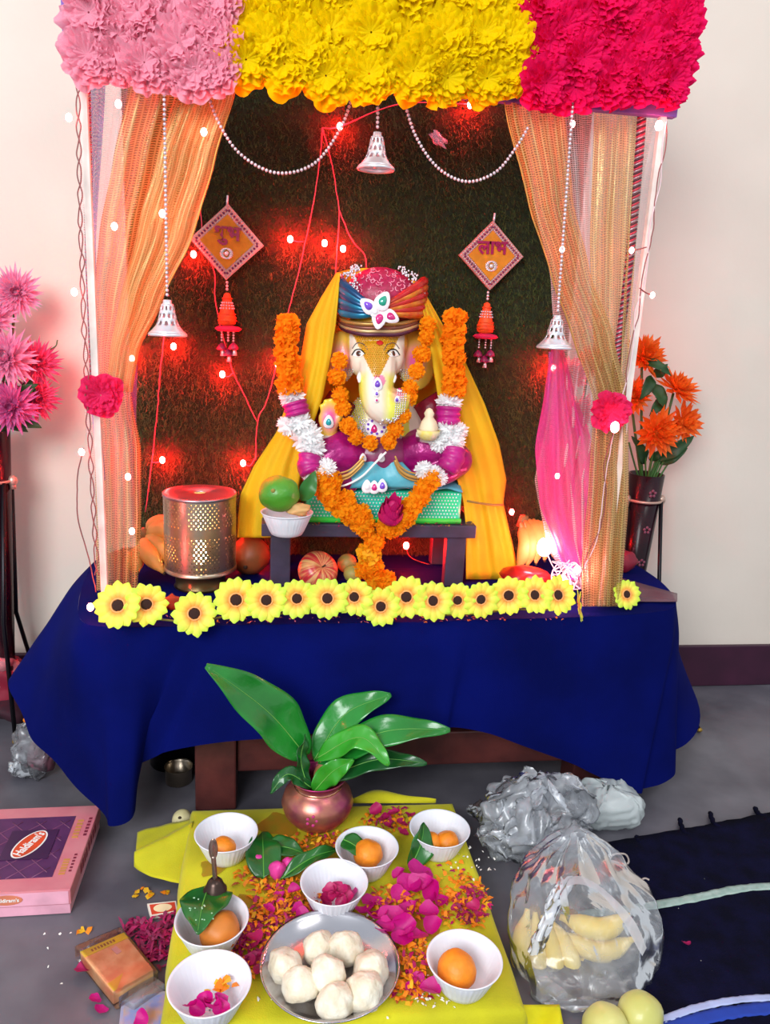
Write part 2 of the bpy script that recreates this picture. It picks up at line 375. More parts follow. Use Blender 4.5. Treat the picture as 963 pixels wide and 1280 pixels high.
valance('yellow_flower_valance', 'bright yellow ruffled cloth flowers across the middle of the canopy top', [(312, [(78, 36), (22, 38), (-35, 36)]), (360, [(84, 36), (34, 38), (-18, 36)]), (410, [(92, 36), (38, 38), (-20, 38)]), (460, [(94, 36), (46, 38), (-12, 38)]), (510, [(94, 36), (42, 38), (-16, 38)]), (560, [(96, 36), (46, 38), (-12, 38)]), (605, [(98, 34), (48, 38), (-8, 36)]), (636, [(92, 32), (44, 34), (0, 34)]), (335, [(50, 32), (0, 34)]), (385, [(66, 32)]), (485, [(70, 32)]), (535, [(72, 34)]), (585, [(70, 32)])], m_yl, 31)
valance('magenta_flower_valance', 'deep magenta ruffled cloth flowers at the canopy top right corner', [(682, [(104, 34), (52, 36), (-2, 36)]), (722, [(108, 34), (70, 34), (18, 36)]), (762, [(100, 36), (46, 38), (-8, 38)]), (800, [(98, 34), (60, 34), (10, 36)]), (836, [(102, 34), (50, 36), (0, 36)]), (705, [(30, 32)]), (780, [(80, 32), (20, 32)]), (846, [(74, 30), (22, 30)])], m_mg, 51)

# ------------------------------------------------------------------ sheer curtains
def curtain(root, name, rows, Yf, m, pleats=6, amp=.010, nu=60, nv=60, ph=0, curl=0):
    y0, y1 = rows[0][0], rows[-1][0]
    def fn(u, v):
        py = mix(y0, y1, v); xl, xr = lerp_rows(rows, py)
        Y = Yf(u, v) + amp * math.sin(u * pleats * 2 * PI + ph + 1.5 * math.sin(v * 3)) + .003 * math.sin(u * 31 + v * 9)
        return at(mix(xl, xr, u + .012 * math.sin(u * 30 + v * 11)), py, Y=Y)
    mb = MB(); mb.grid(fn, nu, nv); return mb.build(name, m, root)
m_gold = net_mat('gold_net', 'b8882c', 'f2dc96', .52, sparkle=.6, rows=700, cols=60, thr=.25)
m_white = net_mat('white_net', 'f4dce0', 'ffffff', .17, rows=800, cols=220)
m_pnet = net_mat('purple_net', '7a4fb8', 'b89be8', .42, rows=320)
m_kpnet = net_mat('pink_net', 'e0208c', 'ff5ab4', .45, rows=800, cols=200)  # pink light of the red bulbs put into the net colour
m_rim = mat('gold_edging', 'caa04c', rough=.4, metal=.6)
c1 = thing('gold_net_curtain', 'gold shimmering net curtain gathered on the left post above the lantern', 'curtain', at(150, 735, Z=TZ), 'gold net curtains')
rowsL = [(60, 165, 297), (105, 160, 296), (200, 140, 268), (290, 125, 243), (380, 117, 200), (440, 116, 172), (490, 118, 164), (560, 118, 176), (650, 120, 176), (738, 121, 172)]
fYL = lambda u, v: 1.262 + .02 * v ** 2 + .012 * math.sin(v * 3)
curtain(c1, 'curtain_sheet', rowsL, fYL, m_gold, 5, .011)
curtain(c1, 'curtain_fold', [(60, 230, 300), (105, 225, 297), (200, 196, 269), (290, 172, 244), (380, 148, 202), (440, 138, 173), (490, 132, 166)], lambda u, v: 1.25 + .01 * v, m_gold, 2, .006, 30, 40)
MB().tube(crom([at(lerp_rows(rowsL, y)[1], y, Y=1.256 + .02 * ((y - 60) / 678) ** 2) for y in range(100, 500, 30)], 60), .0011, 5).build('hem_edging', m_rim, c1)
c2 = thing('white_net_curtain', 'pinkish white net hanging behind the gold curtain on the left post', 'curtain', at(120, 725, Z=TZ), 'white net curtains')
curtain(c2, 'curtain_sheet', [(60, 96, 205), (105, 98, 202), (300, 100, 160), (490, 104, 160), (600, 112, 150), (725, 122, 150)], lambda u, v: 1.30 + .02 * math.sin(u * 2), m_white, 5, .012)
curtain(c2, 'purple_edge', [(60, 112, 132), (105, 112, 132), (300, 106, 120), (480, 112, 122), (600, 122, 132)], lambda u, v: 1.283, m_pnet, 1, .003, 10, 40)
curtain(c2, 'purple_edge', [(455, 158, 172), (520, 158, 170), (610, 164, 175), (660, 166, 172)], lambda u, v: 1.30, m_pnet, 2, .003, 14, 30)
c3 = thing('gold_net_curtain', 'gold shimmering net curtain swept to the right post beside the lone sunflower', 'curtain', at(750, 755, Z=TZ), 'gold net curtains')
rowsR = [(60, 620, 706), (135, 632, 706), (250, 660, 716), (340, 688, 738), (420, 716, 768), (500, 742, 786), (600, 736, 786), (700, 728, 780), (758, 728, 776)]
fYR = lambda u, v: 1.246 + .008 * math.sin(v * 4) - .012 * v
curtain(c3, 'curtain_sheet', rowsR, fYR, m_gold, 4, .009)
curtain(c3, 'curtain_fold', [(60, 742, 805), (150, 742, 803), (300, 738, 795), (420, 742, 788), (500, 746, 784), (620, 742, 786), (755, 738, 776)], lambda u, v: 1.272 - .018 * v, m_gold, 3, .007, 36, 50)
MB().tube(crom([at(lerp_rows(rowsR, y)[0], y, Y=1.242) for y in range(120, 480, 30)], 60), .0011, 5).build('hem_edging', m_rim, c3)
c4 = thing('white_net_curtain', 'wide pinkish white net on the right post, billowing toward the white-lit bananas', 'curtain', at(720, 725, Z=TZ), 'white net curtains')
curtain(c4, 'curtain_sheet', [(60, 640, 842), (135, 645, 836), (250, 668, 812), (350, 690, 798), (430, 694, 786), (520, 684, 778), (600, 668, 760), (680, 684, 752), (735, 715, 748)], lambda u, v: 1.30 - .025 * v + .03 * (1 - u) * v, m_white, 7, .013, 90, 60)
curtain(c4, 'purple_edge', [(440, 686, 700), (500, 684, 702), (560, 682, 704), (640, 690, 712), (700, 712, 724)], lambda u, v: 1.345, m_pnet, 2, .004, 16, 30)
curtain(c4, 'pink_net_panel', [(430, 690, 704), (480, 682, 716), (560, 670, 742), (630, 674, 750), (690, 698, 748), (725, 712, 745)], lambda u, v: 1.272 + .012 * u, m_kpnet, 4, .006, 30, 40)  # added sheet, its pink stands in for bulb light on the white net
# red and dark braid down the edge of the right net
br = MB(); bp_ = crom([at(x, y, Y=1.262) for x, y in ((803, 130), (797, 210), (789, 300), (780, 380), (772, 440), (768, 490))], 150)
for i, p in enumerate(bp_[:-1]):
    a = p + V(-.007, -.002, -.004); b = p + V(.007, -.002, .003); br.tube([a, mix(a, b, .5) + V(0, -.003, 0), b], .0016, 5, mi=i % 3)
kind(br.build('braid', [mat('red_braid', 'c5304a', rough=.4), mat('silver_braid', 'b9a0a8', rough=.3, metal=.6), mat('dark_braid', '4a2030', rough=.5)], c4), 'stuff')
bl2 = MB(); bp_ = crom([at(x, y, Y=1.268) for x, y in ((108, 100), (110, 200), (112, 300), (116, 400), (118, 470))], 130)
for i, p in enumerate(bp_[:-1]):
    a = p + V(-.006, -.002, -.004); b = p + V(.006, -.002, .003); bl2.tube([a, mix(a, b, .5) + V(0, -.003, 0), b], .0014, 5, mi=i % 3)
kind(bl2.build('braid', [MATS['red_braid'], MATS['silver_braid'], mat('copper_braid', 'a87868', rough=.4, metal=.4)], c2), 'stuff')

# pompom tie-backs
p = at(127, 494, Y=1.235); o = link('pompom', carn_mesh(71, flower_mat('hot_pink_net', 'f0206c', 'ff4a88')), None); o.matrix_world = frame(p, (.1, -1, .1), (0, 0, 1), .032)
tag(o, 'hot pink ruffled pompom tied on the left curtain', 'pompom', 'pompom tie-backs')
p = at(763, 514, Y=1.222); o = link('pompom', carn_mesh(72, MATS['hot_pink_net']), None); o.matrix_world = frame(p, (-.1, -1, 0), (0, 0, 1), .033)
tag(o, 'hot pink round pompom tied on the right curtain with a glowing bulb below', 'pompom', 'pompom tie-backs')

# ------------------------------------------------------------------ bead strings and bells
m_silver = mat('silver_plastic', 'e8e6ec', rough=.25, metal=.6, var=.04); m_pearl = mat('pearl_beads', 'd9cfd6', rough=.2, metal=.35, coat=.4)
def beads(pts, r, gap, m=6, n=4):
    mb = MB(); cur = Vector(pts[0]); acc = 0
    for a, b in zip(pts, pts[1:]):
        L_ = (b - a).length; d = gap - acc
        while d <= L_:
            c = a + (b - a) * (d / L_); mb.ell(c, (r, r, r), m, n); d += gap
        acc = L_ - (d - gap)
    return mb
def bellmesh():
    mb = MB()
    prof = [(.0045, .052), (.0058, .0515), (.0062, .047), (.0075, .0455)]
    mb.lathe(prof, 24)
    def R_(t): return .0088 + .0085 * t + .0105 * max(0, t - .55) ** 2 * 4.2
    n = 15; prof = [(R_(i / n), .0455 - .0405 * i / n) for i in range(n + 1)]
    mb.lathe([(.0075, .0455), prof[0]], 40)
    mb.lathe(prof, 40, skip=lambda i, j: 1 <= j < 13 and ((j - 1) % 4 in (0, 1) and ((i + 2 * ((j - 1) // 4 % 2)) % 4 in (1, 2)) and (j - 1) % 4 != 3))
    mb.lathe([prof[-1], (.0275, .004), (.0285, .0015), (.0275, 0), (.0255, .001), (prof[-1][0] - .001, .006)], 40)
    return mb
bm_ = bellmesh()
def bell(px, py, Y, top, label):
    b = at(px, py, Y=Y); root = thing('hanging_bell', label, 'bell', b, 'silver bells on bead strings')
    bm2 = MB(); bm2.add(bm_.v, bm_.f, 0, T(*b) @ Sc(1, 1, 1)); bm2.build('bell_cup', m_silver, root, solid=.0006)
    MB().tube([b + V(0, 0, .03), b + V(0, 0, .006)], .001, 6).ell(b + V(0, 0, .006), (.004,) * 3, 8, 6).build('clapper', m_silver, root)
    pts = [b + V(0, 0, .053), at(top[0], top[1], Y=Y)]
    kind(beads(pts, .0027, .0062).build('bead_string', m_pearl, root), 'stuff')
bell(210, 420, 1.215, (205, 95), 'silver lattice bell on a long bead string at the left curtain')
bell(470, 213, 1.235, (473, 110), 'silver lattice bell on a short bead string at the top centre')
bell(693, 436, 1.215, (717, 120), 'silver lattice bell on a long bead string at the right curtain')
def swag(pxs, Y, label):
    pts = crom([at(x, y, Y=Y) for x, y in pxs], 80); o = beads(pts, .0026, .0058).build('bead_garland', m_pearl)
    tag(o, label, 'bead garland', 'swagged bead garlands')
swag([(254, 100), (272, 150), (300, 192), (345, 216), (392, 205), (425, 162), (442, 118)], 1.24, 'silver bead garland swagged under the canopy left half')
swag([(503, 118), (520, 170), (548, 210), (584, 227), (620, 215), (645, 185), (660, 160)], 1.24, 'silver bead garland swagged under the canopy right half')

# ------------------------------------------------------------------ string lights
m_bulb = mat('red_led_bulb', 'ff2020', emis=(1, .009, .008), estr=1050, var=0)
m_bulbb = mat('bright_pink_led', 'ffd0d8', emis=(1, .25, .34), estr=90, var=0)
m_bulbw = mat('pale_led_on_post', 'ffd8d8', emis=(1, .13, .13), estr=48, var=0)
m_wire = mat('pink_wire', 'd84a60', rough=.4); m_wireb = mat('copper_brown_wire', '8c4a48', rough=.4); m_wirew = mat('pale_wire', 'e6c8cc', rough=.3)
_b = MB().ell((0, 0, 0), (1, 1, 1.25), 8, 6); bulb_me = {}
def bulb(parent, p, r=.0052, m=None):
    m = m or m_bulb
    if m.name not in bulb_me:
        me = bpy.data.meshes.new('bulb'); me.from_pydata(_b.v, [], _b.f); me.materials.append(m); me.polygons.foreach_set('use_smooth', [True] * len(_b.f)); bulb_me[m.name] = me
    inst('bulb', bulb_me[m.name], T(*p) @ Sc(r, r, r), parent)
def wire(parent, pxs, Y, m, r=.0011, name='wire', jig=.0015):
    pts = crom([at(q[0], q[1], Y=q[2] if len(q) > 2 else Y) for q in pxs], len(pxs) * 7)
    pts = [p + V(noise.noise(p * 60) * jig, 0, 0) for p in pts]; MB().tube(pts, r, 5).build(name, m, parent)
YW = PY - .016
sl = thing('string_lights', 'red bulb string on pink wire pinned across the grass backdrop', 'string lights', at(330, 530, Y=YW))
wire(sl, [(403, 160), (396, 230), (376, 330), (358, 400), (346, 455), (334, 500), (322, 528), (320, 575)], YW, m_wire)
wire(sl, [(403, 160), (414, 200), (424, 262), (422, 305), (419, 345)], YW, m_wire)
wire(sl, [(424, 262), (440, 300), (456, 318), (458, 335)], YW, m_wire)
wire(sl, [(250, 250), (255, 305), (268, 340), (270, 380), (284, 440), (294, 470), (322, 528)], YW, m_wire)
wire(sl, [(205, 415), (200, 470), (194, 540), (182, 640)], YW, m_wire)
wire(sl, [(403, 160), (425, 158), (500, 130), (588, 130)], YW, m_wire)
for x, y in ((425, 158), (588, 131), (242, 318), (363, 299), (406, 304), (429, 311), (217, 433), (278, 468), (347, 455), (203, 575), (304, 579), (692, 460), (165, 448)): bulb(sl, at(x, y, Y=YW - .009))
for a, b in (((363, 299), (380, 302)), ((304, 579), (321, 570)), ((278, 468), (292, 466)), ((203, 575), (190, 578))): wire(sl, [a, ((a[0] + b[0]) / 2, a[1] + 3), b], YW, m_wire)
s2 = thing('string_lights', 'red bulb string on twisted brown wire running down the left post', 'string lights', at(120, 740, Z=TZ + .01))
for k in (0, 1):
    wire(s2, [(97 + 3 * math.sin(i * 1.9 + k * PI) + 26 * max(0, (y - 90) / 650) ** 1.6, y, 1.225) for i, y in enumerate(range(90, 720, 17))], 1.225, m_wireb, .001)
wire(s2, [(104, 560), (97, 600), (98, 650), (112, 700), (120, 740)], 1.222, m_wireb, .001)
for x, y in ((86, 147), (93, 365), (102, 565), (148, 130), (143, 283), (203, 267), (255, 165), (165, 664), (160, 596)): bulb(s2, at(x, y, Y=1.236 if x > 110 else 1.222), .0046, m_bulbw)
bulb(s2, at(113, 759, Y=1.168), .005, mat('strong_red_led', 'ff5050', emis=(1, .06, .05), estr=260, var=0))
s3 = thing('string_lights', 'red bulb string on pale twisted wire running down the right post', 'string lights', at(725, 720, Z=TZ + .01))
for k in (0, 1):
    wire(s3, [(x + 2.5 * math.sin(i * 2 + k * PI), y, 1.225) for i, (x, y) in enumerate(((834, 150), (830, 185), (825, 220), (820, 250), (814, 290), (808, 330), (803, 360), (797, 390), (792, 420), (786, 460), (779, 500), (768, 540), (758, 580), (756, 620), (750, 660), (738, 690), (724, 722)))], 1.225, m_wirew if k else m_wireb, .001)
wire(s3, [(800, 360), (808, 366), (816, 369)], 1.222, m_wireb); wire(s3, [(808, 309), (798, 312), (790, 313)], 1.225, m_wireb)
for x, y in ((824, 157), (716, 155), (703, 312), (790, 313), (816, 369), (697, 595)): bulb(s3, at(x, y, Y=1.222), .0040 if x != 824 else .006, m_bulbw)
bulb(s3, at(769, 534, Y=1.195), .0075, m_bulbw)
s4 = thing('string_lights', 'tangled end of the lights glowing pinkish white behind the sunflowers', 'string lights', at(700, 735, Z=TZ + .01))
rr = random.Random(5)
for k in range(9):
    q = [(rr.uniform(690, 728), rr.uniform(700, 738), rr.uniform(1.24, 1.30)) for _ in range(6)]; wire(s4, q, 1.27, m_wirew, .0012)
bulb(s4, at(681, 684, Y=1.30), .014, m_bulbb); bulb(s4, at(703, 728, Y=1.252), .010, m_bulbb); bulb(s4, at(722, 712, Y=1.25), .006, m_bulbb)
wire(s4, [(681, 684, 1.30), (690, 705, 1.28), (703, 722, 1.25), (722, 712, 1.25)], 1.28, m_wirew)
s5 = thing('string_lights', 'single red bulb glowing under the dark stool', 'string lights', at(509, 690, Y=1.47)); bulb(s5, at(508, 682, Y=1.46), .006)
wire(s5, [(508, 682, 1.465), (520, 700, 1.48), (600, 720, 1.46), (640, 715, 1.42)], 1.46, m_wireb)
bulb(s5, at(640, 640, Y=1.46), .005); bulb(s5, at(316, 700, Y=1.47), .005)
bulb(s5, at(592, 640, Y=1.50), .004)

# ------------------------------------------------------------------ diamond wall hangings
def hanging(cx_, cy_, half, textstr, label, tilt):
    Y = PY - .022; c = at(cx_, cy_, Y=Y); h = half * .00150; root = thing('diamond_hanging', label, 'wall hanging', c, 'diamond hangings on the grass backdrop')
    M = T(*c) @ R(tilt, 'Y')
    def dia(k, y0, y1, mi=0): return MB().prism([(-h * k, 0), (0, -h * k), (h * k, 0), (0, h * k)], y0, y1, 0, M)
    dia(1, -.004, .004).build('frame', mat('copper_pink_trim', 'c78a84', rough=.35, metal=.35), root, smooth=False)
    dia(.72, -.006, -.0041).build('panel', mat('mustard_felt', 'd98a18', col2='c77a10', rough=.8, scale=90), root, smooth=False)
    b = MB()
    for k in (.93, .77):
        C_ = [V(-h * k, -.0055, 0), V(0, -.0055, -h * k), V(h * k, -.0055, 0), V(0, -.0055, h * k), V(-h * k, -.0055, 0)]
        for a, d in zip(C_, C_[1:]):
            for i in range(17): b.ell(mix(a, d, i / 17), (.0015,) * 3, 6, 4, M=M, mi=0)
    C_ = [V(-h * .85, -.0055, 0), V(0, -.0055, -h * .85), V(h * .85, -.0055, 0), V(0, -.0055, h * .85), V(-h * .85, -.0055, 0)]
    for a, d in zip(C_, C_[1:]):
        for i in range(12): b.ell(mix(a, d, (i + .5) / 12), (.0022, .001, .0022), 6, 4, M=M, mi=1)
    kind(b.build('bead_border', [m_pearl, mat('plum_bead', '7a1450', rough=.2, coat=.5)], root), 'stuff')
    q = MB()
    for i in range(16):
        a = i * PI / 8; q.ell(V(math.cos(a) * .0085, -.0075, -h * .3 + math.sin(a) * .0085), (.0042, .0012, .0016), 8, 5, M=M @ T(0, 0, -h * .3) @ R(-a, 'Y') @ T(0, 0, h * .3) @ T(0.0, 0, 0) if False else M)
    q.ell(V(0, -.008, -h * .3), (.004, .002, .004), 12, 8, M=M); q.build('mirror_flower', m_silver, root)
    tcv = bpy.data.curves.new('lettering', 'FONT'); tcv.body = textstr; tcv.size = .034; tcv.align_x = 'CENTER'; tcv.align_y = 'CENTER'; tcv.extrude = .0008; tcv.offset = .0011
    tcv.materials.append(mat('crimson_lettering', '98064e', rough=.3)); to = bpy.data.objects.new('lettering', tcv); to = tomesh(to); to.parent = root
    to.matrix_local = R(tilt, 'Y') @ T(0, -.0085, h * .22) @ R(PI / 2, 'X')
    to['label'] = 'crimson lettering'
    t = c + V(0, 0, h); MB().tube([t - V(0, 0, .004), t + V(.001, 0, .014)], .0022, 6).build('hook', m_silver, root)
    z = -h
    bb_ = MB(); [bb_.ell(c + V(0, 0, z - .004 - .006 * i), (.0028,) * 3, 8, 5) for i in range(3)]; bb_.build('bead', m_pearl, root)
    cz = z - .022; prof = [(.002, 0), (.006, -.003), (.008, -.014), (.0125, -.032), (.0165, -.046), (.0155, -.056), (.006, -.060), (.001, -.061)]
    cn = MB(); cn.lathe(prof, 18, M=T(*(c + V(0, 0, cz))))
    for zz, r_ in ((-.010, .0084), (-.038, .0148), (-.044, .0164), (-.05, .0168)): cn.tube([c + V(math.cos(a / 16 * 2 * PI) * r_, math.sin(a / 16 * 2 * PI) * r_, cz + zz) for a in range(17)], .0012, 5)
    cn.build('thread_cone', mat('orange_thread', 'ee5a14', col2='e04410', rough=.6, scale=100), root)
    kb = MB()
    for zz in (-.018, -.023, -.028):
        for i in range(14): a = i / 14 * 2 * PI + zz * 90; r_ = .0098 + (-.018 - zz) * .28; kb.ell(c + V(math.cos(a) * r_, math.sin(a) * r_, cz + zz), (.0017,) * 3, 6, 4)
    kb.build('cone_beads', m_pearl, root)
    MB().lathe([(.004, .004), (.02, .001), (.025, -.003), (.02, -.007), (.004, -.006)], 20, M=T(*(c + V(.002, 0, cz - .062)))).build('felt_disc', mat('crimson_felt', 'd01850', rough=.8), root)
    for i, (dx_, L_) in enumerate(((-.010, .030), (.002, .040), (.012, .028))):
        bb_ = MB(); [bb_.ell(c + V(dx_, -.004 * i, cz - .071 - .005 * j), (.0022,) * 3, 6, 4) for j in range(4)]; bb_.build('bead', m_pearl, root)
        MB().lathe([(.001, .004), (.006, 0), (.0095, -.006), (.009, -.009), (.001, -.008)], 10, M=T(*(c + V(dx_, -.004 * i, cz - .065 - L_)))).build('tassel', mat('plum_tassel', '8a1650', rough=.4, coat=.3), root)
        MB().lathe([(.001, .003), (.003, 0), (.005, -.009), (.001, -.009)], 8, M=T(*(c + V(dx_ + .002, -.004 * i, cz - .076 - L_)))).build('small_bell', m_silver, root)
hanging(284, 303, 44, 'शुभ', 'mustard diamond hanging with crimson lettering left of the idol, above the lantern', .03)
hanging(614, 320, 42, 'लाभ', 'mustard diamond hanging with crimson lettering right of the idol', -.03)

# pink cloth flowers standing behind the right net
pfb = thing('pink_bouquet', 'pink spiky cloth flowers half seen through the right net', 'bouquet', at(722, 560, Y=1.50))
def pink_behind():
    for (x, y, r_, nm) in ((712, 470, 26, (-.2, -1, .3)), (738, 452, 24, (.2, -1, .3)), (722, 515, 28, (0, -1, 0))):
        c = cflower(x, y, 1.46, r_ * .00155, nm, 'pink_petals', 'e2508a', 'ec6a9c', pfb, 28, .08)
        MB().tube([c, V(at(722, 560, Y=1.50).x, 1.50, c.z - .09), V(at(722, 560, Y=1.50).x, 1.50, TZ + .004)], .003, 6).build('stem', m_stem, pfb)
tpm = at(548, 173, Y=PY - .012); o = MB().ell((0, 0, 0), (.020, .003, .007), 20, 10, dis=1.2, sd=3, M=T(*tpm) @ R(.5, 'Y')).build('tape_scrap', mat('clear_tape', 'b8c8e0', rough=.15, alpha=.35, coat=.6)); tag(o, 'crumpled bit of clear tape stuck on the grass backdrop near the top', 'tape')
# ------------------------------------------------------------------ stool
SY = 1.335; SZ = at(460, 656, Y=SY).z
m_stool = mat('dark_violet_wood', '40364f', col2='2f283a', rough=.55, scale=18, bump=.3, bscale=60)
st = thing('low_stool', 'small dark violet-grey wooden stool under the idol', 'stool', (.17, 1.40, TZ))
xl = at(327, 660, Y=SY).x; xr = at(596, 660, Y=SY).x
boxpart('seat', (xl, SY, SZ - .024), (xr, SY + .165, SZ), m_stool, st, .002)
for x in (xl + .016, xr - .052):
    boxpart('leg', (x, SY + .006, TZ + .002), (x + .036, SY + .032, SZ - .024), m_stool, st, .002)
    boxpart('leg', (x, SY + .135, TZ + .002), (x + .036, SY + .16, SZ - .024), m_stool, st, .002)

# ------------------------------------------------------------------ flowers of the garlands
def marigold(seed, n=85, flat=.72):
    rnd = random.Random(seed); mb = MB(); mb.ell((0, 0, 0), (.72, .72, .72 * flat), 10, 6)
    for i in range(n):
        z = 1 - 2 * (i + .5) / n; a = i * 2.39996 + rnd.uniform(-.2, .2); r = math.sqrt(1 - z * z)
        d = V(r * math.cos(a), r * math.sin(a), z * flat); nrm = V(r * math.cos(a), r * math.sin(a), z / flat).normalized()
        nrm = (nrm + V(*[rnd.uniform(-.45, .45) for _ in range(3)])).normalized(); t = nrm.orthogonal().normalized(); t = Matrix.Rotation(rnd.uniform(0, 6), 3, nrm) @ t; b = nrm.cross(t)
        c = d * .66; w = rnd.uniform(.17, .26); h = rnd.uniform(.28, .42)
        mb.add([c - t * w * .5, c + t * w * .5, c + nrm * h * .7 + t * w + b * .05, c + nrm * h + b * .14, c + nrm * h * .7 - t * w + b * .05], [(0, 1, 2, 3, 4)])
    return mb
def mesh_of(mb, name, m, smooth=True):
    me = bpy.data.meshes.new(name); me.from_pydata(mb.v, [], mb.f); me.materials.append(m); me.polygons.foreach_set('use_smooth', [smooth] * len(mb.f)); me.update(); return me
m_or = mat('marigold_orange', 'ffb41c', col2='ff9c10', rough=.8, scale=60, transl=.4, spec=.1); m_my = mat('marigold_yellow', 'fdc508', col2='f7a806', rough=.7, scale=60, transl=.25)
m_do = mat('cloth_marigold_orange', 'ffa81c', col2='ff9010', rough=.8, scale=60, transl=.35, spec=.1)
m_wt = mat('white_mum_petals', 'ffffff', rough=.8, transl=.3, var=.02, spec=.1); m_mga = mat('magenta_satin', 'c01484', col2='a40c6c', rough=.4, scale=30, bump=.5, bscale=60)
MAR = [mesh_of(marigold(i), 'marigold', m_or, False) for i in range(3)]; MARY = mesh_of(marigold(9), 'marigold', m_my, False); MARD = [mesh_of(marigold(20 + i, 90, .5), 'marigold', m_do, False) for i in range(2)]
def spiky(seed, n=90):
    rnd = random.Random(seed); mb = MB(); mb.ell((0, 0, 0), (.6, .6, .35), 10, 6)
    for i in range(n):
        z = 1 - 2 * (i + .5) / n; a = i * 2.39996; r = math.sqrt(1 - z * z); nrm = (V(r * math.cos(a), r * math.sin(a), z * .75) + V(*[rnd.uniform(-.25, .25) for _ in range(3)])).normalized()
        t = nrm.orthogonal().normalized(); t = Matrix.Rotation(rnd.uniform(0, 6), 3, nrm) @ t; w = .07; h = rnd.uniform(.5, .72); c = V(r * math.cos(a), r * math.sin(a), z * .5) * .5
        mb.add([c - t * w, c + t * w, c + nrm * h * .7 + t * w * 1.5, c + nrm * h, c + nrm * h * .7 - t * w * 1.5], [(0, 1, 2, 3, 4)])
    return mb
MUM = mesh_of(spiky(3), 'white_flower', m_wt, False)

# ------------------------------------------------------------------ the idol
D = .035   # idol stands this far behind its first reference depth
def A(px, py, Y): return at(px, py, Y=Y + D)
idol = thing('elephant_headed_idol', 'seated elephant-headed idol in magenta clothes and turban on a green cushion', 'idol', A(478, 640, 1.37))
def remeshed(mb, name, vox, smooth_it, parent, m, colf=None):
    me = bpy.data.meshes.new('t'); me.from_pydata(mb.v, [], mb.f); ob = bpy.data.objects.new('t', me); COL.objects.link(ob)
    r = ob.modifiers.new('r', 'REMESH'); r.mode = 'VOXEL'; r.voxel_size = vox; s_ = ob.modifiers.new('s', 'SMOOTH'); s_.iterations = smooth_it; s_.factor = .5
    dg = bpy.context.evaluated_depsgraph_get(); nm = bpy.data.meshes.new_from_object(ob.evaluated_get(dg)); bpy.data.objects.remove(ob); nm.name = name
    nm.materials.clear(); nm.materials.append(m); nm.polygons.foreach_set('use_smooth', [True] * len(nm.polygons))
    if colf:
        a = nm.color_attributes.new('Col', 'FLOAT_COLOR', 'POINT'); buf = []
        for v in nm.vertices: buf += [*colf(v.co), 1]
        a.data.foreach_set('color', buf)
    o = link(name, nm, parent)
    bv = BVHTree.FromPolygons([v.co.copy() for v in nm.vertices], [tuple(p.vertices) for p in nm.polygons])
    return o, bv
def cast(bv, px, py, off=.0):
    d = ((px - 481.5) / FPX * rt - (py - 640) / FPX * up + fw).normalized(); h = bv.ray_cast(CAM, d)
    if h[0] is None: return None, None
    n = h[1]; n = n if n.dot(d) < 0 else -n
    return h[0] + n * off, n
def topx(p):
    d = Vector(p) - CAM; z = d.dot(fw); return 481.5 + FPX * d.dot(rt) / z, 640 - FPX * d.dot(up) / z
body = MB()
def E(px, py, Y, r, mb=None, M=None): (mb or body).ell((0, 0, 0), r, 20, 14, M=T(*A(px, py, Y)) @ (M or Matrix()))
E(478, 545, 1.385, (.082, .055, .085)); E(476, 570, 1.35, (.062, .045, .05))
E(471, 428, 1.36, (.056, .05, .055)); E(471, 408, 1.35, (.048, .046, .04))
E(453, 447, 1.335, (.024, .024, .034)); E(489, 446, 1.335, (.024, .024, .034))
body.tube(crom([A(471, 440, 1.335), A(472, 465, 1.315), A(470, 488, 1.305), A(473, 506, 1.30), A(484, 514, 1.30), A(496, 506, 1.293), A(500, 490, 1.288)], 24), [mix(.036, .021, min(1, i / 19)) for i in range(25)], 14)
body.ell((0, 0, 0), (.034, .010, .05), 20, 14, M=T(*A(426, 447, 1.365)) @ R(.25, 'Y') @ R(-.35, 'Z'))
body.ell((0, 0, 0), (.040, .010, .055), 20, 14, M=T(*A(520, 450, 1.365)) @ R(-.2, 'Y') @ R(.35, 'Z'))
for sgn, pts in ((1, ((428, 505, 1.39), (400, 548, 1.375), (408, 545, 1.345), (412, 530, 1.333))), (-1, ((530, 505, 1.39), (560, 552, 1.375), (548, 556, 1.345), (538, 548, 1.325)))):
    body.tube(crom([A(*q) for q in pts], 16), [mix(.026, .015, i / 16) for i in range(17)], 12)
E(412, 524, 1.328, (.020, .009, .022))
for k, (dx_, dy_) in enumerate(((-10, -19), (-4, -25), (3, -26), (9, -22))): body.tube([A(412 + dx_ * .5, 520, 1.328), A(412 + dx_, 524 + dy_, 1.326)], [.0066, .0052], 8)
body.tube([A(420, 528, 1.325), A(427, 518, 1.322)], [.0065, .005], 8)
E(536, 549, 1.318, (.022, .018, .010))
for k in range(4): body.tube(crom([A(524 + k * 7, 550, 1.312), A(523 + k * 7, 546, 1.297), A(524 + k * 7, 539, 1.293)], 5), .0052, 8)
body.tube([A(550, 548, 1.31), A(553, 538, 1.305)], [.0065, .005], 8)
CR = lin('f3e6d2'); YE = lin('e6e65a'); GD = lin('c8921c'); PKc = lin('ea5aa0'); YO = lin('f3c64a')
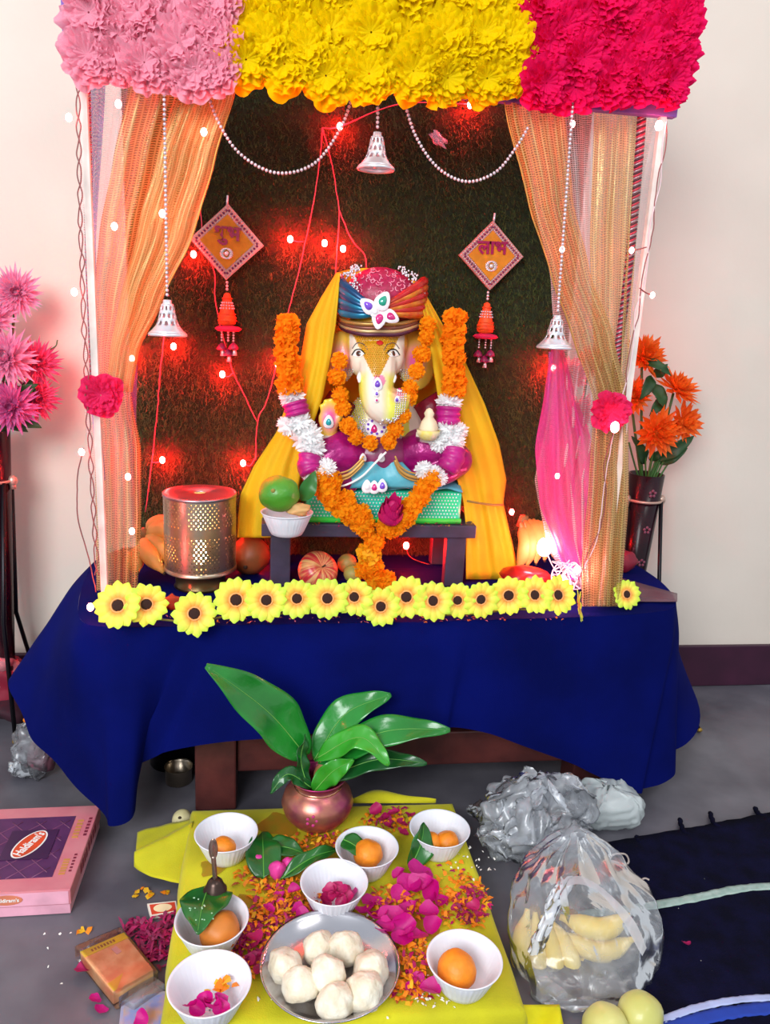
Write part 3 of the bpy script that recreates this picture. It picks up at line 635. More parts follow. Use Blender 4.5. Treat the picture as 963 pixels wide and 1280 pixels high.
def bodycol(co):
    px, py = topx(co); c = list(CR)
    def bl(c, d, t): t = max(0, min(1, t)); return [mix(a, b, t) for a, b in zip(c, d)]
    if px > 435 and px < 512:
        w_ = 31 * (1 - max(0, (py - 412)) / 62) + 2
        if 395 < py < 474 and abs(px - 471) < w_: c = list(GD)
        c = bl(c, YE, min((py - 462) / 12, (abs(px - 470) - 7) / 11)) if py > 462 else c
        if math.hypot(px - 500, (py - 492)) < 15: c = bl(c, PKc, 1 - math.hypot(px - 500, py - 492) / 15)
        if math.hypot(px - 474, py - 476) < 8: c = bl(c, PKc, .8)
    if py < 500 and (px < 437 or px > 506):
        c = bl(YO, PKc, 1.4 - math.hypot((px - (426 if px < 470 else 519)), (py - 452) * .6) / 12)
    if py > 546 and px > 425 and px < 525: c = list(lin('8a2a5c'))
    if 395 < px < 432 and 488 < py < 545:
        c = bl(lin('f8d83a'), PKc, 1.6 - math.hypot(px - 412, (py - 524) * .65) / 9)
    return c
bod, bvb = remeshed(body, 'body', .0026, 4, idol, mat('painted_clay', 'ffffff', attr=True, rough=.35, coat=.3, bump=.05), bodycol)
# forehead glitter: rows of tiny gold studs
gs = MB(); m_gst = mat('gold_studs', 'e8b020', rough=.25, metal=.7)
for j in range(21):
    y = 416 + j * 2.7; w_ = 29 * (1 - max(0, (y - 416)) / 62)
    k = int(w_ / 2.7)
    for i in range(-k, k + 1):
        p, n = cast(bvb, 471 + i * 2.7 + (j % 2) * 1.3, y, .0003)
        if p: gs.ell(p, (.0016,) * 3, 5, 3)
kind(gs.build('forehead_glitter', m_gst, idol), 'stuff')
def on(bv, pxs, r, name, m, parent, off=.0008, n=5, k=6):
    pts = [cast(bv, x, y, off)[0] for x, y in pxs]; pts = [p for p in pts if p]
    return MB().tube(crom(pts, len(pts) * k), r, n).build(name, m, parent)
m_black = mat('black_paint', '1c1210', rough=.3); m_white_p = mat('white_paint', 'f8f4ee', rough=.3, coat=.4); m_brown = mat('brown_iris', '5a2c12', rough=.2, coat=.6)
for ex, sg in ((449, 1), (491, -1)):
    ey = 442; ring = [(ex - 8, ey + 1 + sg), (ex - 4, ey - 4), (ex + 1, ey - 5), (ex + 5, ey - 3), (ex + 8, ey + 1 - sg), (ex + 3, ey + 4), (ex - 3, ey + 4)]
    q = [cast(bvb, x, y, .0012) for x, y in ring]; c0 = cast(bvb, ex, ey, .0022)[0]
    MB().add([c0] + [a for a, _ in q], [(0, i + 1, (i + 1) % 7 + 1) for i in range(7)]).build('eye', m_white_p, idol)
    c1_, n1 = cast(bvb, ex, ey, .0022); MB().ell((0, 0, 0), (.0048, .0048, .0012), 14, 8, M=frame(c1_, n1)).build('iris', m_brown, idol)
    MB().ell((0, 0, .0008), (.0022, .0022, .001), 10, 6, M=frame(c1_, n1)).build('pupil', m_black, idol)
    on(bvb, ring[:5], .0011, 'eyelid', m_black, idol, .002)
    on(bvb, [(ex - 8 * sg, ey - 6), (ex - 2 * sg, ey - 13), (ex + 7 * sg, ey - 11), (ex + 11 * sg, ey - 4)], .0008, 'eyebrow', mat('grey_brow_paint', '6a5a58', rough=.4), idol, .001)
p, n = cast(bvb, 475, 429, .001); MB().ell((0, 0, 0), (.006, .006, .002), 12, 8, M=frame(p, n)).build('forehead_mark', mat('vermilion', 'c21a14', rough=.7), idol)
for x, sg in ((451, -1), (491, 1)):
    p = A(x, 466, 1.312); q = A(x + sg * 1.5, 478, 1.295); MB().tube([p, mix(p, q, .5) + V(sg * .002, -.002, 0), q], [.005, .0042, .002], 10).build('tusk', m_white_p, idol)
# jewels
m_jw = mat('white_enamel', 'f6f0f4', rough=.2, coat=.5); m_teal = mat('teal_gem', '0aa0a8', rough=.08, coat=1); m_pkg = mat('pink_gem', 'd0207a', rough=.08, coat=1); m_vio = mat('violet_gem', '7a4ad0', rough=.08, coat=1); m_grn = mat('green_gem', '1fa88a', rough=.08, coat=1)
def gem(pt, nrm, s, g, name='jewel', drop=0, parent=idol):
    M = frame(pt, nrm) @ R(drop, 'Z')
    def dp(k, z): return [(k * math.sin(a) * (1 - .35 * math.cos(a)), k * 1.35 * math.cos(a), z) for a in [i / 16 * 2 * PI for i in range(16)]]
    for k, z0, z1, mm, nm in ((s, 0, .002, m_jw, name), (s * .52, .002, .0042, g, 'gem')):
        a = dp(k, z0); b = dp(k * .85, z1)
        o = MB().add(a + b, [tuple(range(16, 32))] + [(i, (i + 1) % 16, (i + 1) % 16 + 16, i + 16) for i in range(16)], 0, M).build(nm, mm, parent)
def gemc(px, py, s, g, drop=0, bv=None, off=.0012):
    p, n = cast(bv or bvb, px, py, off)
    if p: gem(p, n, s, g, drop=drop)
for x, y, s, g in ((472, 480, .0085, m_vio), (471, 492, .0045, m_vio), (471, 500, .0035, m_pkg), (500, 480, .0045, m_pkg), (499, 489, .0045, m_pkg), (497, 499, .005, m_vio), (411, 527, .009, m_teal), (468, 536, .012, m_pkg)): gemc(x, y, s, g)
pp, pn = cast(bvb, 470, 534, .002)
MB().ell((0, 0, 0), (.020, .017, .003), 24, 8, M=frame(pp, pn)).build('pendant', m_jw, idol)
for i in range(9): MB().ell((0, 0, 0), (.0026, .0026, .0015), 8, 5, M=frame(pp, pn) @ T(.0145 * math.cos(i * .698), .012 * math.sin(i * .698), .003)).build('pendant_dot', m_vio, idol)
# sequinned chest trim (silver) : rows of studs each side of the trunk
ss = MB()
for j in range(34):
    y = 462 + j * 2.6
    for x0, sl_ in ((436, .45), (506, -.22)):
        for i in range(5):
            p, n = cast(bvb, x0 + (j * 2.6) * sl_ * .55 + (i - 2) * 2.7, y, .001)
            if p: ss.ell(p, (.0016,) * 3, 5, 3)
for i in range(120):
    a = rr.uniform(-1, 1); p, n = cast(bvb, 470 + a * 34, 534 + rr.uniform(-8, 10) - abs(a) * 8, .0015)
    if p: ss.ell(p, (.0022,) * 3, 6, 4)
kind(ss.build('silver_sequins', m_silver, idol), 'stuff')

# trousers / lap
lap = MB()
for pts, r_ in ((((462, 582, 1.365), (430, 566, 1.34), (392, 584, 1.33)), (.036, .042, .034)), (((392, 584, 1.33), (410, 596, 1.312), (446, 604, 1.318)), (.032, .026, .016)),
                (((492, 580, 1.365), (530, 562, 1.34), (568, 576, 1.33)), (.036, .042, .034)), (((568, 576, 1.33), (550, 590, 1.312), (512, 602, 1.318)), (.032, .026, .016))):
    lap.tube(crom([A(*q) for q in pts], 10), [mix(r_[0], r_[1], i / 5) if i < 5 else mix(r_[1], r_[2], (i - 5) / 5) for i in range(11)], 14)
for q in ((394, 582, 1.33), (568, 575, 1.33)): lap.ell(A(*q), (.034, .034, .032), 14, 10)
la, bvl = remeshed(lap, 'magenta_trousers', .0028, 4, idol, mat('magenta_silk', 'b41278', col2='8c0c60', rough=.28, metal=.25, scale=30, bump=.8, bscale=55))
la['label'] = 'shiny magenta silk trousers'
# arm sleeves
for pts in (((430, 500, 1.385), (402, 545, 1.37), (398, 556, 1.355)), ((530, 500, 1.385), (560, 548, 1.37), (562, 560, 1.355))):
    MB().tube(crom([A(*q) for q in pts], 8), [.031, .031, .03, .03, .03, .028, .027, .026, .024], 14).build('sleeve', mat('dark_maroon_sleeve', '8a1030', rough=.4, bump=.5), idol)
for pts, nm in ([(432, 592), (424, 602), (436, 596), (450, 588), (458, 580)], 'l'), ([(505, 600), (516, 598), (532, 604), (547, 598)], 'r'):
    pass
for pts in ([(408, 594), (420, 596), (436, 592), (448, 582), (455, 574)], [(494, 574), (500, 586), (512, 594), (530, 597), (542, 596)]):
    for off, rr_ in ((1, .0034), (5, .0018), (-4, .0018)):
        MB().tube(crom([A(x, y + off, 1.291 - abs(x - 475) * .00008) for x, y in pts], 24), rr_, 6).build('gold_border', mat('gold_lace', 'c8984e', rough=.4, metal=.3), idol)
# teal front drape between the knees
def dr(u, v):
    x = mix(mix(456, 496, u), mix(412, 538, u), v); return A(x, mix(568, 610, v ** .8), 1.318 - .02 * math.sin(v * 2) + .003 * math.sin(u * 14))
MB().grid(dr, 24, 10).build('teal_drape', mat('teal_silk', '62b8c8', col2='4aa6ba', rough=.4, bump=.4, bscale=70), idol, solid=.003)
MB().tube(crom([A(408, 609, 1.296), A(430, 607, 1.29), A(452, 596, 1.285), A(470, 578, 1.285), A(483, 565, 1.29)], 30), .002, 6).build('white_cord', m_white_p, idol)
for x, y, g in ((468, 609, m_pkg), (478, 607, m_vio), (459, 608, m_jw)): gem(A(x, y, 1.285), V(0, -1, .2), .009, g)
for x in (454, 477): gem(A(x, 572, 1.30), V(0, -1, .2), .006, m_jw)

# cushion
CY = SY + .012; cz0 = SZ + .001; czt = at(480, 612, Y=CY + .01).z
cxl = at(383, 640, Y=CY).x; cxr = at(577, 640, Y=CY).x
MB().box((cxl, CY, cz0), (cxr, CY + .135, czt)).build('cushion', mat('green_teal_satin', '2ee89a', col2='2cd0b0', rough=.4, scale=9, transl=.1), idol, bevel=.007)
MB().grid(lambda u, v: (mix(cxl + .002, cxr - .002, u), CY - .001 + .05 * v + .004 * math.sin(u * 30), czt + .0035 + .010 * math.sin(v * PI / 2) + .003 * math.sin(u * 23)), 40, 6).build('cushion_cover', MATS['teal_silk'], idol, solid=.003)
rs = MB()
for j in range(8):
    for i in range(46):
        x = mix(cxl + .006, cxr - .006, (i + .5 + .5 * (j % 2)) / 46.5); z = mix(cz0 + .012, czt - .004, j / 7.); rs.ell((x, CY - .0012, z), (.0016, .0012, .0016), 6, 4)
kind(rs.build('rhinestone_mesh', mat('rhinestone', 'e8f4f0', rough=.2, coat=.5), idol), 'stuff')
MB().box((cxl, CY - .003, cz0), (cxr, CY + .002, cz0 + .009)).build('green_piping', mat('bright_green_piping', '3de04a', rough=.5), idol)

# turban
tub = MB(); tub.ell((0, 0, 0), (.066, .058, .054), 32, 20, M=T(*A(476, 374, 1.365)))
tb1 = tub.build('turban_crown', mat('magenta_brocade', '94083a', col2='b01850', rough=.4, scale=160, bump=.4, bscale=120), idol)
m_tt = mat('teal_satin', '1487a8', col2='0e5f86', rough=.25, metal=.3, scale=20); m_rg = mat('red_gold_silk', 'c43a1c', col2='d88a28', rough=.3, metal=.3, scale=55)
def wrap(pts, r0_, r1_, m, name):
    P_ = crom([A(*q) for q in pts], 16); mb = MB()
    mb.tube(P_, [mix(r0_, r1_, i / 16) for i in range(17)], 12); mb.build(name, m, idol)
for k in range(6):
    wrap([(424 + k * .6, 348 + k * 7.6, 1.365), (430, 356 + k * 7.0, 1.325), (450, 372 + k * 4.4, 1.302), (468, 384 + k * 1.6, 1.298)], .0088, .005, m_tt if k % 2 else mat('deep_teal_satin', '0c4a78', col2='0a3a60', rough=.25, metal=.3), 'teal_wrap')
for k in range(6):
    wrap([(530 - k * .2, 352 + k * 7.6, 1.365), (524, 356 + k * 7.4, 1.325), (505, 368 + k * 5.0, 1.302), (482, 382 + k * 1.8, 1.298)], .0088, .005, m_rg if k % 2 else mat('red_silk', 'c81a28', col2='a83018', rough=.3, metal=.2), 'red_gold_wrap')
for k, (dy_, mm) in enumerate(((0, 'b98a4a'), (5, '7c4a3c'), (9, 'c9a878'), (13, '5a2c40'))):
    wrap([(423, 396 + dy_ * .6, 1.37), (432, 402 + dy_ * .8, 1.33), (455, 405 + dy_, 1.308), (476, 405 + dy_, 1.303), (498, 405 + dy_, 1.308), (522, 399 + dy_ * .8, 1.33), (531, 392 + dy_ * .6, 1.37)], .0038, .0038, mat('brim_%d' % k, mm, rough=.35, metal=.5), 'turban_brim')
bvt = BVHTree.FromPolygons([Vector(p) for p in tub.v], tub.f); em = MB()
for _ in range(75):
    x, y = rr.uniform(444, 516), rr.uniform(334, 372); a0 = rr.uniform(0, 6); pts = [cast(bvt, x + 2.6 * math.cos(a0 + q * .9), y + 2.6 * math.sin(a0 + q * .9), .0008)[0] for q in range(4)]
    if all(pts): em.tube(pts, .0008, 4)
kind(em.build('embroidery', mat('pale_pink_thread', 'f09ab0', rough=.5), idol), 'stuff')
ed = MB(); P_ = crom([A(*q) for q in ((430, 352, 1.345), (436, 340, 1.34), (448, 336, 1.335), (441, 348, 1.325), (446, 362, 1.315))], 30)
P2 = crom([A(*q) for q in ((500, 336, 1.335), (514, 344, 1.335), (522, 356, 1.335), (527, 366, 1.335))], 24)
for P3 in (P_, P2):
    for p in P3:
        for k in range(3): ed.ell(p + V(rr.uniform(-.006, .006), -.002, rr.uniform(-.006, .006)), (.002,) * 3, 5, 3)
kind(ed.build('turban_edging', m_silver, idol), 'stuff')
for x, y, s, g, dr_ in ((460, 382, .0115, m_vio, .9), (479, 376, .0125, m_grn, -.5), (474, 399, .0125, m_pkg, 3.0), (489, 396, .011, m_pkg, -2.0), (469, 389, .008, m_jw, 0)): gem(A(x, y, 1.286), V(.0, -1, .15), s, g, drop=dr_, name='brooch_petal')

# offered sweet in the idol's hand
hm = thing('modak', 'cream offering sweet with yellow leaf cup held in the idol raised hand on the right', 'sweet', A(533, 545, 1.29))
MB().lathe([(.001, .0), (.012, .001), (.019, .01), (.0205, .018)], 20, M=T(*A(535, 550, 1.288)), rib=lambda a, k: .05 * math.sin(a * 8)).build('leaf_cup', mat('white_yellow_cup', 'f0ecd8', rough=.6, col2='ead46a', scale=40), hm, solid=.001)
MB().lathe([(.001, .0), (.014, .002), (.017, .012), (.013, .024), (.007, .032), (.009, .038), (.005, .045), (.001, .047)], 20, M=T(*(A(535, 548, 1.288) + V(0, 0, .006))), rib=lambda a, k: .05 * math.sin(a * 5 + k)).build('sweet_body', mat('cream_dough', 'ead9b4', rough=.6), hm)

# ------------------------------------------------------------------ shawl
m_sh = mat('yellow_cotton', 'f2c60c', col2='eab608', rough=.75, scale=8, bump=.35, bscale=500, transl=.18)
rowsh = [  # left y, li, lo ; right y, ro, ri
    (0, 341, 425, 421, 352, 521, 517), (.1, 372, 423, 402, 375, 536, 526), (.22, 405, 420, 384, 410, 556, 534), (.36, 450, 413, 376, 455, 583, 541), (.5, 495, 404, 362, 505, 606, 549),
    (.62, 540, 388, 346, 555, 624, 560), (.74, 582, 378, 318, 600, 633, 572), (.85, 618, 372, 301, 628, 629, 580), (.93, 646, 370, 298, 660, 636, 583), (1.0, 672, 362, 297, 724, 651, 583)]
def shf(u, v):
    yl, li, lo, yr, ro, ri = lerp_rows(rowsh, v)
    wob = lambda k: .004 * math.sin(k * 9 + v * 5) * (.3 + v)
    dl = .0
    if u < .3:
        t = u / .3; return at(mix(li, lo, t), yl, Y=D + mix(1.325, 1.36, t ** 1.5) + dl + wob(t * 2) + .005 * math.sin(t * 6 + v * 3) * v)
    if u > .7:
        t = (u - .7) / .3; return at(mix(ro, ri, t), yr, Y=D + mix(1.36, 1.325, t) + dl + wob(t * 2 + 2) + .005 * math.sin(t * 6 + v * 4) * v)
    t = (u - .3) / .4; a = at(lo, yl, Y=D + 1.36 + dl); b = at(ro, yr, Y=D + 1.36 + dl); p = mix(a, b, t)
    p.y = min(p.y + math.sin(t * PI) ** .6 * .12, 1.51); p.z = mix(a.z, b.z, t) + .02 * math.sin(t * PI) * (1 - v)
    if v > .6: p.z = max(p.z, SZ + .004 + .0) if .08 < t < .92 else p.z
    return p
sh_ = MB().grid(shf, 90, 70).build('shawl', m_sh, solid=.0015)
MB().tube([at(584, 626, Y=D + 1.318), at(600, 629, Y=D + 1.316), at(616, 631, Y=D + 1.322), at(629, 631, Y=D + 1.345)], .0022, 5).build('border_line', mat('brown_thread_line', '9a7434', rough=.8), sh_)  # brown tube standing in for the shade in the shawl's fold crease
tag(sh_, 'yellow cotton shawl draped over the idol head and down both sides', 'shawl')

# ------------------------------------------------------------------ big garland on the idol
gl_ = thing('flower_garland', 'long orange, white and magenta flower garland hung around the idol knees', 'garland', A(470, 650, 1.27))
def put(me, px, py, Y, s, parent, nrm=(0, -1, 0), roll=0, sc=(1, 1, 1)): return inst('flower' if me.name.startswith('white') else 'marigold', me, frame(A(px, py, Y), nrm, (math.sin(roll), 0, math.cos(roll)), s) @ Sc(*sc), parent)
def chainflow(pts, n, mes, s, parent, jit=1.5, along=True, flat=1):
    P_ = crom([V(*q) for q in pts], 60); L_ = [0]
    for a, b in zip(P_, P_[1:]): L_.append(L_[-1] + (b - a).length)
    for i in range(n):
        t = L_[-1] * i / max(1, n - 1); k = max(j for j in range(61) if L_[j] <= t + 1e-9); k = min(k, 59); q = P_[k]
        tg = A(*P_[k + 1]) - A(*P_[k]); nrm = tg.normalized() if along else V(rr.uniform(-.4, .4), -1, rr.uniform(-.4, .4))
        inst('marigold' if 'mari' in mes[0].name else 'white_flower', mes[i % len(mes)], frame(A(q.x + rr.uniform(-jit, jit), q.y + rr.uniform(-jit, jit), q.z), nrm, (rr.uniform(-1, 1), .3, 1), s * rr.uniform(.93, 1.07)) @ Sc(1, 1, flat), parent)
k_ = .00137
chainflow([(361, 402, 1.33), (358, 430, 1.325), (361, 460, 1.32), (364, 488, 1.315)], 8, MARD, 17 * k_, gl_)
chainflow([(569, 398, 1.335), (567, 430, 1.33), (568, 460, 1.32), (568, 490, 1.315)], 8, MARD, 17 * k_, gl_)
def whites(pts): 
    for (x, y, Y, s) in pts:
        for q in range(2): inst('white_flower', MUM, frame(A(x + rr.uniform(-2, 2), y + rr.uniform(-2, 2), Y), (rr.uniform(-.5, .5), -.6, rr.uniform(-.4, .8)), (1, 0, .3), s * k_), gl_)
whites([(366, 496, 1.315, 16), (374, 528, 1.305, 18), (383, 546, 1.30, 19), (390, 560, 1.295, 17), (362, 532, 1.305, 14), (562, 503, 1.315, 16), (560, 540, 1.30, 17), (566, 552, 1.295, 17), (548, 553, 1.295, 13), (396, 592, 1.278, 13), (408, 585, 1.278, 13), (388, 598, 1.28, 11), (532, 586, 1.278, 12), (542, 593, 1.278, 12), (550, 600, 1.278, 10), (572, 541, 1.30, 13)])
def roll(pts, r_, name='magenta_roll'):
    P_ = crom([A(*q) for q in pts], 14); n = 15; mb = MB()
    mb.tube(P_, [r_ * (1 + .06 * math.sin(i * 1.3)) * (.85 if i in (0, 14) else 1) for i in range(15)], 14); o = mb.build(name, m_mga, gl_)
roll([(368, 502, 1.312), (371, 512, 1.31), (373, 520, 1.308)], 15.5 * k_)
roll([(561, 508, 1.312), (560, 520, 1.31), (560, 531, 1.308)], 16 * k_)
roll([(388, 568, 1.292), (386, 582, 1.285), (390, 592, 1.28)], 14 * k_)
roll([(568, 560, 1.292), (566, 574, 1.285), (558, 588, 1.28)], 15 * k_)
chainflow([(402, 600, 1.275), (410, 614, 1.27), (424, 630, 1.268), (440, 642, 1.266), (456, 655, 1.266)], 6, MAR, 17 * k_, gl_, along=False)
chainflow([(540, 600, 1.275), (528, 614, 1.27), (520, 628, 1.268), (510, 642, 1.266), (498, 656, 1.266)], 6, MAR, 15 * k_, gl_, along=False)
chainflow([(416, 602, 1.28), (434, 624, 1.275), (452, 642, 1.272)], 3, MAR, 14 * k_, gl_, along=False)
chainflow([(482, 660, 1.27), (490, 664, 1.27)], 2, MAR, 13 * k_, gl_, along=False)
# red rose where the garland joins
def rosemesh(seed=1, tall=1.25):
    mb = MB(); rnd = random.Random(seed)
    mb.ell((0, 0, .3), (.5, .5, .7), 14, 10)
    for L_ in range(4):
        for k in range(4):
            a0 = k * PI / 2 + L_ * .8 + rnd.uniform(-.2, .2); R_ = .55 + L_ * .12; hh = (1.15 - L_ * .16) * tall
            def fn(u, v, a0=a0, R_=R_, hh=hh):
                a = a0 + (u - .5) * 2.1; r = R_ * (math.sin(min(1, v * 1.25) * PI * .58) * .9 + .1) * (1 - .18 * max(0, v - .6)) + .1 * max(0, v - .8) * 2
                return (r * math.cos(a), r * math.sin(a), -.55 + hh * v * (1 - .35 * abs(u - .5) * 2 * v) * 1.3)
            mb.grid(fn, 8, 6)
    return mb
m_rose = mat('magenta_rose_petals', 'd81a74', col2='c01060', rough=.45, scale=50, bump=.3, bscale=90, transl=.15)
rz = rosemesh(2); me_rose = mesh_of(rz, 'rose', m_rose)
rs_ = link('rose_bud', me_rose, None); rs_.matrix_world = frame(A(488, 646, 1.262), (.05, -.45, .9), (1, 0, 0), .029) @ Sc(.85, .85, 1.25); tag(rs_, 'large magenta rose bud at the lowest joint of the idol garland', 'rose')
# hanging string
hg = thing('marigold_string', 'short string of orange and yellow marigolds hanging in front of the stool', 'garland', at(466, 735, Y=SY - .02))
for i, (x, y, s, mm) in enumerate(((468, 676, 15, MAR[0]), (462, 692, 17, MARY), (464, 708, 17, MAR[1]), (468, 722, 18, MAR[2]), (475, 730, 16, MAR[0]), (456, 712, 14, MAR[1]), (484, 724, 13, MAR[2]))):
    inst('marigold', mm, frame(at(x, y, Y=SY - .026), (.1, -.7, .4), (rr.uniform(-1, 1), 0, 1), s * .00142), hg)
# small inner garland
ig = thing('marigold_garland', 'small orange marigold garland close around the idol face and chest', 'garland', A(475, 555, 1.28))
chainflow([(424, 452, 1.315), (421, 476, 1.31), (426, 500, 1.305), (431, 524, 1.302), (446, 545, 1.295), (470, 555, 1.29), (490, 549, 1.29), (500, 527, 1.288), (508, 500, 1.29), (522, 462, 1.30), (531, 430, 1.31), (538, 400, 1.32)], 16, MAR, 12 * k_, ig, jit=2, along=False)

# ------------------------------------------------------------------ things on the table and stool
RIM, BH = .046, .041
def bowl_mesh():
    prof = [(.001, 0), (.026, 0), (.028, .001), (.0315, .008), (.0375, .022), (.0435, .0365), (.0438, .0385), (.0462, .0395), (.0468, .041), (.0455, .0415), (.043, .039), (.0365, .022), (.0305, .008), (.027, .0022), (.001, .0018)]
    return MB().lathe(prof, 120, rib=lambda a, k: (.014 * (1 if math.sin(a * 40) > 0 else -1) if 3 <= k <= 5 else (.008 * (1 if math.sin(a * 40) > 0 else -1) if k in (11, 12) else 0)))
m_bowl = mat('white_plastic', 'e2e4ec', rough=.35, var=.02)
bowlme = mesh_of(bowl_mesh(), 'paper_bowl', m_bowl)
def bowl(px, py, z0, label, group='ribbed white disposable bowls', s=1, tilt=(0, 0)):
    o = link('white_bowl', bowlme); c = at(px, py, Z=z0 + BH * s); o.location = (c.x, c.y, z0 + .0005); o.scale = (s,) * 3; o.rotation_euler = (tilt[0], tilt[1], rr.uniform(0, 3)); tag(o, label, 'bowl', group); return V(c.x, c.y, z0)
b0 = bowl(359, 640, SZ, 'ribbed white bowl on the stool holding a green fruit', s=.94)
m_gr = mat('green_citrus_skin', '3a8a1c', col2='5ea12a', rough=.4, scale=14, bump=.3, bscale=250, coat=.2)
def fruit(name, c, r, m, label, cat='fruit', prof=None, group=None, dis=.05, stemm=None, M=None):
    root = thing(name, label, cat, c, group); mb = MB(); mb.ell((0, 0, 0), r, 28, 20, M=T(*c) @ (M or Matrix()), dis=dis, sd=c[0] * 30); mb.build('fruit_body', m, root)
    return root
gc = at(349, 617, Y=b0.y - .006); g = fruit('green_citrus', gc, (.034, .033, .030), m_gr, 'round green citrus fruit sitting in the white bowl on the stool', dis=.06)
MB().ell(gc + V(-.010, -.031, .012), (.0035, .002, .0035), 8, 6).build('stem_scar', mat('pale_scar', '9a8a3a', rough=.7), g)
dd = at(374, 637, Y=b0.y - .012); MB().ell(dd, (.018, .014, .010), 18, 12, dis=.4); o = MB().ell((0, 0, 0), (.020, .015, .010), 18, 12, dis=.4, M=T(*dd)).build('jaggery_lump', mat('tan_jaggery', 'd9a86a', rough=.6)); tag(o, 'tan sweet lump beside the green fruit in the stool bowl', 'sweet')
lp = at(385, 612, Y=b0.y + .01)
def leafpts(base, tip, width, nrm, curl=.15, n=14, m=6, fold=.25, wave=.03, shape=1.0):
    base, tip = Vector(base), Vector(tip); ax = tip - base; L_ = ax.length; t = ax.normalized(); nn = Vector(nrm); nn = (nn - t * nn.dot(t)).normalized(); sd = t.cross(nn)
    def fn(u, v):
        w_ = width * math.sin(PI * min(1, v ** (.75 * shape) * .985 + .012)) ** .85
        x = (u - .5) * 2; p = base + ax * v + sd * x * w_ + nn * (curl * L_ * math.sin(v * PI) + abs(x) * w_ * fold + wave * L_ * math.sin(v * 14 + x * 2) * abs(x))
        return p
    return fn
MB().grid(leafpts(lp + V(-.01, 0, -.02), lp + V(.012, .01, .03), .014, (0, -1, 0)), 6, 14).build('green_leaf', mat('mid_green_leaf', '2a6a24', rough=.4)); o = bpy.data.objects['green_leaf']; tag(o, 'small dark green leaf behind the green fruit in the stool bowl', 'leaf')

# lantern
LC = at(249, 735, Z=TZ); LC = V(at(250, 690, Y=1.345).x, 1.355, TZ + .001)
lr = .0625; lz0 = at(250, 722, Y=LC.y - lr).z; lz1 = at(250, 617, Y=LC.y).z
lan = thing('perforated_lantern', 'cylindrical perforated steel lantern with a burning flame inside, on the left of the table', 'lantern', LC)
m_steel = mat('brushed_steel', 'b8a894', rough=.3, metal=.95, var=.06, scale=60)
nz_ = 26; nu_ = 100
def lskip(i, j):
    if j < 1 or j >= 2 * nz_ - 1: return False
    if i % 2 == 0 or j % 2 == 0: return False
    ii = i // 2; jj = j // 2; 
    if (ii + jj) % 2: return False
    if jj in (13, 14, 15): return False
    sec = ii % 17
    if sec < 3: return False
    if jj > 24: return False
    return True
MB().grid(lambda u, v: (LC.x + lr * math.cos(u * 2 * PI), LC.y + lr * math.sin(u * 2 * PI), mix(lz0, lz1, v)), 2 * nu_, 2 * nz_, closeu=True, skip=lskip).build('perforated_wall', m_steel, lan)
MB().lathe([(lr + .0012, 0), (lr + .0012, .007), (lr - .001, .007)], 64, M=T(LC.x, LC.y, lz0 - .003)).build('bottom_rim', m_steel, lan)
MB().lathe([(lr - .001, 0), (lr + .0012, 0), (lr + .0012, .004), (lr - .002, .0048), (.0, .0048) if False else (.0115, .0048), (.0115, .002)], 64, M=T(LC.x, LC.y, lz1 - .002)).build('top_plate', mat('steel_plate', 'a89aa0', rough=.35, metal=.9), lan)
MB().lathe([(.0, .002), (lr, .002), (lr, 0), (.046, -.001), (.044, -.006), (.044, lz0 * 0 - (lz0 - TZ) + .004), (.047, -(lz0 - TZ) + .001), (0, -(lz0 - TZ) + .001)], 48, M=T(LC.x, LC.y, lz0)).build('base', mat('dark_brass', '6a5a3c', rough=.3, metal=.9), lan)
fc = V(LC.x + .001, LC.y - .01, lz0 + .004)
MB().lathe([(.001, 0), (.010, .006), (.0125, .018), (.010, .034), (.006, .05), (.0025, .064), (.0006, .074)], 16, M=T(*fc)).build('flame', mat('flame', 'ffcc66', emis=(1, .66, .3), estr=42, var=0), lan)
MB().lathe([(.0, .002), (.017, .002), (.019, .012), (.0175, .0125), (.016, .006), (0, .006)], 24, M=T(LC.x, LC.y, lz0 + .001)).build('oil_cup', m_steel, lan)

# sunflower garland along the front edge
sfm = []
m_sfy = bpy.data.materials.new('lime_yellow_petal'); m_sfy.use_nodes = True
nt = m_sfy.node_tree; b_ = nt.nodes['Principled BSDF']; at_ = nt.nodes.new('ShaderNodeAttribute'); at_.attribute_name = 'uvv'; sp_ = nt.nodes.new('ShaderNodeSeparateXYZ'); nt.links.new(at_.outputs['Vector'], sp_.inputs[0])
cr = nt.nodes.new('ShaderNodeValToRGB'); nt.links.new(sp_.outputs[1], cr.inputs[0]); e = cr.color_ramp.elements
e[0].position = .0; e[0].color = (*lin('e8781a'), 1); e[1].position = .95; e[1].color = (*lin('d2fa4a'), 1)
x_ = e.new(.22); x_.color = (*lin('ffc050'), 1); x_ = e.new(.45); x_.color = (*lin('fff460'), 1)
nt.links.new(cr.outputs[0], b_.inputs['Base Color']); b_.inputs['Roughness'].default_value = .55
tl_ = nt.nodes.new('ShaderNodeBsdfTranslucent'); nt.links.new(cr.outputs[0], tl_.inputs[0]); ms_ = nt.nodes.new('ShaderNodeMixShader'); ms_.inputs[0].default_value = .25
nt.links.new(b_.outputs[0], ms_.inputs[1]); nt.links.new(tl_.outputs[0], ms_.inputs[2]); nt.links.new(ms_.outputs[0], nt.nodes['Material Output'].inputs[0])
